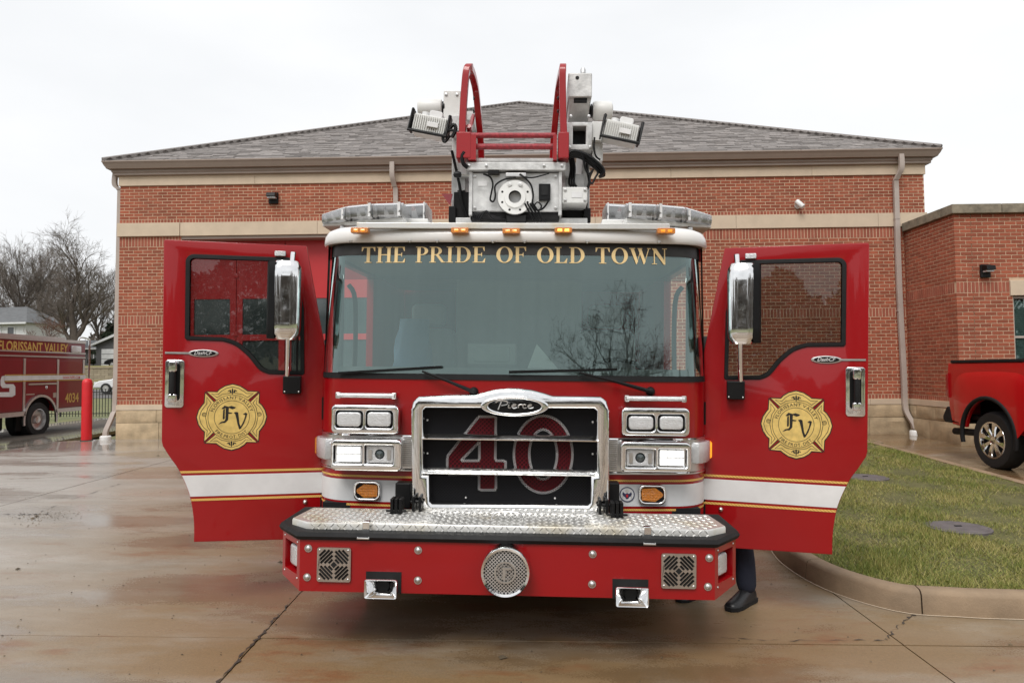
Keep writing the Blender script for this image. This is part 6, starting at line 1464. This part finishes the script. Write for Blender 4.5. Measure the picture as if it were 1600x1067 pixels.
MB(fp).plate([[(tail-.04, pp(1484, 583)[1]), (tail+.022, pp(1484, 585)[1]), (tail+.022, pp(1484, 618)[1]), (tail-.04, pp(1484, 621)[1])]], -.02, .06, .006).build('tail_light', M['lens_red'], pk)
m = MB(fp); m.prism([(tail-.28, rb+.02), (tail+.10, rb+.02), (tail+.16, rb+.06), (tail+.16, rb+.12), (tail+.05, rb+.28), (tail-.02, rb+.26), (tail-.06, rb+.08), (tail-.28, rb+.05)], .0, 2.0); bpk = m.build('rear_bumper', M['rubber'], pk, bevel=.015)
MB(fp).box(tail+.10, tail+.19, .03, .5, rb+.18, rb+.24).build('bumper_end', M['chrome'], bpk, bevel=.01)
MB(fp).tube([(ay+.45, .12, rb-.10), (ay+.98, .12, rb-.12)], .055, 14).build('exhaust', M['rubber'], pk)
def pwheel(cy, b0=.0, flip=False):
    f_ = fp if not flip else (lambda a, b, c: fp(a, 2.0-b, c))
    m = MB(f_); m.lathe((cy, .13+b0, wzc), (0, -1, 0), [(-.13, .27), (-.13, .39), (-.09, wr_-.006), (-.06, wr_), (.06, wr_), (.09, wr_-.006), (.13, .395), (.135, .36), (.13, .275)], 44); t_ = m.build('wheel', M['tyre'], pk, smooth=25)
    m = MB(f_); m.lathe((cy, .13+b0, wzc), (0, -1, 0), [(-.1, .275), (.12, .278), (.132, .272), (.13, .25), (.09, .24), (.02, .235), (.0, .10), (.10, .09), (.105, .06), (.115, .055), (.12, 0)], 36); m.build('rim', M['chrome'], t_, smooth=25)
    for k in range(8):
        a_ = 2*math.pi*(k+.3)/8
        def sf(u, b, v, a_=a_): return f_(cy+u*math.cos(a_)-v*math.sin(a_), b, wzc+u*math.sin(a_)+v*math.cos(a_))
        m = MB(sf); m.rows([[(.05, .03+b0, -.030), (.05, .015+b0, -.022), (.05, .015+b0, .022), (.05, .03+b0, .030)], [(.16, .02+b0, -.03), (.16, -.002+b0, -.024), (.16, -.002+b0, .024), (.16, .02+b0, .03)], [(.255, .02+b0, -.050), (.255, .000+b0, -.042), (.255, .0+b0, .042), (.255, .02+b0, .050)]])
        m.build('spoke', M['chrome'], t_, smooth=20)
    m = MB(f_); m.lathe((cy, .10+b0, wzc), (0, -1, 0), [(0, .235), (.001, 0)], 28); m.build('brake_disc', M['dark'], t_)
    return t_
pwheel(ay, .02); pwheel(fa, .02); pwheel(ay, .02, True); pwheel(fa, .02, True)
# cab and bonnet (out of frame)
cabp = [(ay-1.1, rt-.05), (ay-1.15, rt+.42), (ay-1.35, rt+.50), (fa+1.35, rt+.48), (fa+.75, rt-.02)]
MB(fp).plate([cabp, [(ay-1.3, rt+.02), (ay-1.32, rt+.36), (ay-2.0, rt+.38), (ay-2.0, rt+.02)], [(ay-2.1, rt+.02), (ay-2.1, rt+.38), (fa+1.4, rt+.38), (fa+1.0, rt+.02)]], .10, .16).build('cab_side', M['pickup_red'], pk, smooth=30)
MB(fp).plate([cabp], .17, 1.83).build('cab_glass', M['pane_glass'], pk, smooth=30); MB(fp).plate([cabp, [(ay-1.3, rt+.02), (ay-1.32, rt+.36), (fa+1.4, rt+.38), (fa+1.0, rt+.02)]], 1.84, 1.9).build('cab_side', M['pickup_red'], pk, smooth=30)
MB(fp).prism([(ay-1.3, rt+.44), (ay-1.35, rt+.52), (fa+1.35, rt+.50), (fa+1.3, rt+.44)], .13, 1.87).build('roof', M['pickup_red'], pk, bevel=.03)
MB(fp).prism([(fa+.75, rt-.06), (fa+.74, rt-.02), (fa-.2, rt-.08), (nose+.08, rt-.2), (nose+.05, .6+gz_p), (fa+.7, .6+gz_p)], .08, 1.92).build('bonnet', M['pickup_red'], pk, bevel=.03)
MB(fp).prism([(nose-.08, .5+gz_p), (nose+.05, .5+gz_p), (nose+.05, .8+gz_p), (nose-.08, .8+gz_p)], .02, 1.98).build('front_bumper', M['chrome'], pk, bevel=.03)

# ------------------------------------------------------------------ left background: fence, street, cars, wall, houses
fn = empty('iron_fence', Matrix.Translation((-20, 30, ground_z(-20, 30))), 'black iron picket fence behind the red engine', 'fence')
pm = None
for k in range(62):
    x = -4.6+k*.13
    if pm is None: pm = MB().box(-.011, .011, -.011, .011, 0, 1.22).build('picket', M['iron'], fn, smooth=0); o = pm
    else: o = pm.copy(); COL.objects.link(o)
    o.location = (x, 0, ground_z(-20+x, 30)-ground_z(-20, 30))
for z_ in (.12, 1.05): MB().box(-4.7, 3.6, -.016, .016, z_, z_+.035).build('rail', M['iron'], fn, smooth=0)
for x in (-4.65, -2.2, .2, 2.6): MB().box(x-.03, x+.03, -.03, .03, 0, 1.3).build('post', M['iron'], fn, smooth=0)
road = [(x, y) for y in (40.5, 47.5) for x in (-120, -60, -40, -20, 20)]
M['asphalt'] = mat('grey asphalt', (.12, .115, .11), .7, 0, .2, .6)
MB().rows([[(x, y, ground_z(x, y)-.09) for x in (-200, -120, -60, -40, -20, 30)] for y in (40.5, 42, 43.5, 45, 46, 47.5)]).build('street', M['asphalt'], smooth=30, kind='structure')
def car(name, M_, label, paintm, L_=4.5, h=1.42):
    r = empty(name, M_, label, 'car'); prof = [(-L_/2, .35), (-L_/2+.05, .62), (-L_/2+.35, .80), (-L_/2+1.15, .90), (-L_/2+1.75, h-.04), (-.1, h), (.75, h-.05), (1.35, .98), (L_/2-.15, .92), (L_/2, .75), (L_/2, .35)]
    MB().prism(prof, -.85, .85).build('body', paintm, r, bevel=.09, seg=3)
    MB().prism([(-L_/2+1.28, .95), (-L_/2+1.8, h-.10), (.68, h-.11), (1.18, .98)], -.865, .865).build('side_glass', M['far_glass'], r)
    for x in (-L_/2+.85, L_/2-.85):
        for s in (-1, 1):
            t_ = MB().lathe((x, s*.80, .33), (0, s, 0), [(-.1, .2), (-.1, .32), (.08, .33), (.1, .31), (.1, .2)], 24).build('wheel', M['tyre'], r)
            MB().lathe((x, s*.80, .33), (0, s, 0), [(.09, .21), (.08, .1), (.10, 0)], 18).build('rim', M['alu'], t_)
    for s in (-1, 1): MB().box(-L_/2-.01, -L_/2+.2, s*.55-.15, s*.55+.15, .62, .74).build('headlight', M['clear_lens'], r, bevel=.02)
    return r
c0_ = W(157, 610, 44); car('parked_car', Matrix.Translation((c0_[0]+2.25, 44, ground_z(c0_[0]+2, 44)-.08)), 'white car on the street behind the iron fence', M['car_white'])
rw = empty('retaining_wall', Matrix.Translation((-35, 55, .6)), 'low tan block retaining wall above the street on the left', 'wall')
bl_ = []; 
for k in range(8):
    x = -20-(.3 if k % 2 else 0)
    while x < 14: bl_.append((x+.01, x+.59, 0, .35, k*.2-.2+.005, k*.2-.005)); x += .6
boxes_mesh('wall_blocks', bl_, M['wall_block'], rw, 'stuff'); MB().box(-20, 14, -.06, .4, 1.402, 1.5).build('cap', M['wall_block'], rw)
def house(M_, label, w_, d_, h_, rise, wallm, wins, garage=False, name='house'):
    r = empty(name, M_, label, 'house')
    MB().box(-w_/2, w_/2, 0, d_, 0, h_).build('wall', wallm, r, smooth=0)
    m = MB(); e = .4
    if garage:
        MB().prism([(-w_/2, h_+.002), (w_/2, h_+.002), (0, h_+rise)], 0, d_).build('gable', wallm, r, smooth=0)
        rf_ = MB().prism([(-w_/2-e, h_-.15), (0, h_+rise+.05), (w_/2+e, h_-.15), (w_/2+e, h_+.05), (0, h_+rise+.28), (-w_/2-e, h_+.05)], -.3, d_+.3).build('roof', M['far_roof'], r, smooth=0)
        MB().prism([(-w_/2-e, h_-.18), (0, h_+rise+.02), (w_/2+e, h_-.18), (w_/2+e, h_+.06), (0, h_+rise+.29), (-w_/2-e, h_+.06)], -.42, -.31).build('gable_trim', M['siding'], r, smooth=0)
        gd = MB().box(-w_*.38, w_*.38, -.06, -.005, 0, h_*.82).build('garage_door', M['siding'], r)
        for k in range(1, 4): MB().box(-w_*.38, w_*.38, -.075, -.061, h_*.82*k/4-.02, h_*.82*k/4+.02).build('panel_joint', M['far_roof'], gd)
        MB().lathe((0, -.05, h_+rise*.45), (0, -1, 0), [(0, .4), (.05, .4), (.06, 0)], 8).build('gable_vent', M['siding'], r)
    else:
        z0, z1 = h_, h_+rise; hx = w_/2+e
        m.add([(-hx, -e, z0), (hx, -e, z0), (hx, d_+e, z0), (-hx, d_+e, z0), (-hx+d_*.55, d_/2, z1), (hx-d_*.55, d_/2, z1)], [(0, 1, 5, 4), (1, 2, 5), (2, 3, 4, 5), (3, 0, 4), (0, 3, 2, 1)]); m.build('roof', M['far_roof'], r, smooth=0)
        MB().box(-hx, hx, -e-.1, -e-.002, z0-.12, z0+.04).build('gutter', M['siding'], r)
        for k in range(int(h_/.25)): MB().box(-w_/2-.005, w_/2+.005, -.02, -.001, k*.25, k*.25+.22).build('siding_board', wallm, r, smooth=0)
    for (x, z, a, b) in wins:
        wn = MB().plate([[(x-a, z-b), (x+a, z-b), (x+a, z+b), (x-a, z+b)], [(x-a+.1, z-b+.1), (x+a-.1, z-b+.1), (x+a-.1, z+b-.1), (x-a+.1, z+b-.1)]], -.08, -.025).build('window', M['siding'], r, smooth=0)
        MB().box(x-a+.09, x+a-.09, -.04, -.03, z-b+.09, z+b-.09).build('pane', M['far_glass'], wn)
    return r
hp_ = W(-28, 520, 62)
house(Matrix.Translation((hp_[0], 62, 2.1)) @ Matrix.Rotation(math.radians(-8), 4, 'Z'), 'white sided house with grey hip roof beyond the red engine', 9, 4.6, 4.1, 1.7, M['siding'], [(x, 3.2, .42, .62) for x in (-3.4, -1.6, .1, 1.6, 3.0)])
hp_ = W(187, 560, 72)
house(Matrix.Translation((hp_[0], 72, 2.1)), 'grey house with white garage door and gable beside the station wall', 5.0, 9, 2.5, 1.0, M['far_dark'], [], True)
hp_ = W(115, 540, 85); house(Matrix.Translation((hp_[0], 85, 2.1)), 'long grey roofed building behind the large bare tree', 11, 7, 2.6, 1.2, M['far_dark'], [(x, 1.6, .5, .6) for x in (-3, 0, 3)])
hp_ = W(170, 566, 63); car('dark_car', Matrix.Translation((hp_[0]+1.6, 64, 2.06)), 'dark car parked before the white garage door', M['black'], 4.4, 1.6)
# street lamp pipe by the engine's rear is its handrail; trees follow
def tree_mesh(seed, H, spread, levels, trunk_r, fork=.28, droop=.0, twigs=1.0):
    rd = random.Random(seed); segs = [[], []]
    def branch(p, d, L_, r, lev):
        n_ = 5 if lev == 0 else (4 if lev < 3 else 3); pts = [p]; rr = [r]; q_ = p; dd = d
        for i in range(n_):
            dd = (dd+Vector((rd.gauss(0, 1), rd.gauss(0, 1), rd.gauss(0, .6)))*(.07 if lev == 0 else .17)+Vector((0, 0, .10 if 0 < lev < 4 else -droop))).normalized(); q_ = q_+dd*L_/n_; pts.append(q_); rr.append(r*(1-.55*(i+1)/n_) if lev < levels else r*(1-.8*(i+1)/n_))
        segs[0 if lev < 3 else 1].append((pts, rr, 7 if lev == 0 else (5 if lev < 3 else 3)))
        if lev >= levels: return
        nb = (rd.randint(6, 8), rd.randint(5, 7), rd.randint(5, 6), rd.randint(4, 6), rd.randint(3, 5), 3)[min(lev, 5)]
        nb = max(2, int(nb*(twigs if lev >= 2 else 1)))
        for k in range(nb):
            f = (fork+(1-fork)*(k+rd.random())/nb) if lev == 0 else rd.uniform(.25, 1); i = min(int(f*n_), n_-1); t = f*n_-i; b = pts[i].lerp(pts[i+1], t); br = rr[i]*(1-t)+rr[i+1]*t
            ax_ = (pts[i+1]-pts[i]).normalized(); o_ = Vector((rd.gauss(0, 1), rd.gauss(0, 1), rd.gauss(0, .5))); o_ = (o_-ax_*o_.dot(ax_)).normalized(); sp = spread*rd.uniform(.7, 1.25)*(1 if lev else 1.15-.5*f)
            nd = (ax_*math.cos(sp)+o_*math.sin(sp)).normalized(); branch(b, nd, L_*rd.uniform(.48, .72)*(1 if lev else 1.05), max(br*.62, .008), lev+1)
    branch(Vector((0, 0, 0)), Vector((0, 0, 1)), H*.52, trunk_r, 0)
    zm = max(p.z for s_ in segs[1] for p in s_[0]); k = H/zm; res = []
    for grp in segs:
        m = MB()
        for pts, rr, n_ in grp: m.tube([p*k for p in pts], [x*1.0 for x in rr], n_, False)
        me = bpy.data.meshes.new('tree_mesh'); me.from_pydata(m.v, [], m.f); me.shade_smooth(); res.append(me)
    return res
T1, T2, T3 = tree_mesh(11, 1*12.0, .62, 5, .34, .22), tree_mesh(23, 12.5, .42, 5, .22, .2), tree_mesh(8, 4.2, .6, 4, .07, .1)
def plant(meshes, loc, rot, sc_, name, label, cat='tree', tw='twig', group=None):
    r = empty(name, Matrix.Translation(loc) @ Matrix.Rotation(rot, 4, 'Z') @ Matrix.Scale(sc_, 4), label, cat, group)
    for me, nm, mt in zip(meshes, ('trunk', 'crown'), ('bark', tw)):
        me2 = me if len(me.materials) and me.materials[0] == M[mt] else (me if not len(me.materials) else me.copy())
        if not len(me2.materials): me2.materials.append(M[mt])
        elif me2.materials[0] != M[mt]: me2.materials[0] = M[mt]
        o = bpy.data.objects.new(nm, me2); COL.objects.link(o); o.parent = r
    return r
def at(px, Y, z=2.0): p = W(px, 560, Y); return (p[0], Y, z)
TG = 'bare winter trees behind the red engine'
plant(T1, at(122, 60), .3, 1.22, 'bare_tree', 'large spreading bare tree nearest the station wall', group=TG)
plant(T2, at(12, 66), 1.0, 1.13, 'bare_tree', 'tall bare tree at the far left edge of the photo', group=TG)
plant(T2, at(47, 72), 2.4, 1.22, 'bare_tree', 'slender bare tree behind the white house roof', group=TG)
plant(T1, at(82, 76), 2.0, 1.02, 'bare_tree', 'bare tree between the white house and the large spreading tree', group=TG)
plant(T2, at(160, 82), 3.6, 1.15, 'bare_tree', 'distant bare tree rising behind the grey garage house', group=TG)
plant(T1, at(-30, 70), 4.0, 1.05, 'bare_tree', 'bare tree left of the white house, mostly out of frame', group=TG)
plant(T1, at(195, 78), 4.5, 1.0, 'bare_tree', 'bare tree half hidden by the left corner of the station', group=TG)
plant(T3, at(62, 53, 1.9), .5, 1.05, 'bare_shrub', 'reddish brown bare shrub in front of the white house', 'shrub', 'red_twig')
T4 = tree_mesh(31, 10.4, .85, 5, .30, .34)
plant(T4, (5.7, -21.0, ground_z(5.7, -21)), 1.2, 1.0, 'bare_tree', 'bare tree whose reflection shows in the windshield')
def evergreen(loc, H, R_, seed, label):
    r = empty('evergreen_tree', Matrix.Translation(loc), label, 'tree', 'evergreens behind the red engine'); g = np.random.default_rng(seed); n_ = 5000
    MB().tube([(0, 0, 0), (0, 0, H*.95)], [.14, .02], 6).build('trunk', M['bark'], r)
    z = g.uniform(.08, 1, n_)**.8; tier = .75+.35*np.sin(z*34); rad = R_*(1-z)**.75*tier*np.sqrt(g.uniform(.1, 1, n_)); a = g.uniform(0, 2*np.pi, n_)+.3*np.sin(z*9)
    c = np.column_stack([rad*np.cos(a), rad*np.sin(a), z*H-rad*.15]); d1 = g.normal(0, .16, (n_, 3)); d2 = g.normal(0, .10, (n_, 3)); V = np.stack([c-d1, c+d1, c+d2*1.6], 1).reshape(-1, 3)
    raw_mesh('crown', V, np.arange(3*n_).reshape(-1, 3), M['needles'], r)
evergreen(at(32, 70), 5.6, 2.2, 3, 'dark evergreen behind the white house roof'); evergreen(at(172, 76), 5.0, 2.4, 4, 'dark evergreen behind the grey garage house'); evergreen(at(5, 74), 4.6, 2.4, 5, 'dark evergreen at the left edge behind the house')

plant(T2, at(100, 84), .7, 1.1, 'bare_tree', 'thin bare tree behind the large spreading tree', group=TG)
plant(T1, at(22, 88), 5.2, 1.12, 'bare_tree', 'faint bare tree farthest back over the white house', group=TG)
g = np.random.default_rng(19); n_ = 9000; x = g.uniform(-110, -22, n_); hgt_ = 4.2+1.0*np.sin(x*.31)+.7*np.sin(x*.83+1); z = 2+hgt_*g.uniform(0, 1, n_); y = 98+g.uniform(0, 5, n_)
c = np.column_stack([x, y, z]); d1 = g.normal(0, .34, (n_, 3)); d2 = g.normal(0, .2, (n_, 3)); d2[:, 2] += .4
tag(raw_mesh('brush', np.stack([c-d1, c+d1, c+d2*1.6], 1).reshape(-1, 3), np.arange(3*n_).reshape(-1, 3), M['twig']), 'low grey brown brush far behind the bare trees', 'brush', kind='stuff')
# ------------------------------------------------------------------ wooded edge across the road behind the photographer (seen in chrome, paint and glass)
g = np.random.default_rng(9); n_ = 42000; x = g.uniform(-95, 95, n_); hgt_ = 8.4+1.6*np.sin(x*.21)+1.2*np.sin(x*.57+1)+.8*np.sin(x*1.3); z = hgt_*g.uniform(0, 1, n_)**.8; y = -50-g.uniform(0, 6, n_)+.004*x*x
c = np.column_stack([x, y, z-.3]); d1 = g.normal(0, .30, (n_, 3)); d2 = g.normal(0, .18, (n_, 3)); d2[:, 2] += .25
wd_ = raw_mesh('far_wood', np.stack([c-d1, c+d1, c+d2*1.6], 1).reshape(-1, 3), np.arange(3*n_).reshape(-1, 3), M['twig'])
tag(wd_, 'winter wood across the road, seen only as reflections in chrome and glass', 'wood', kind='stuff')
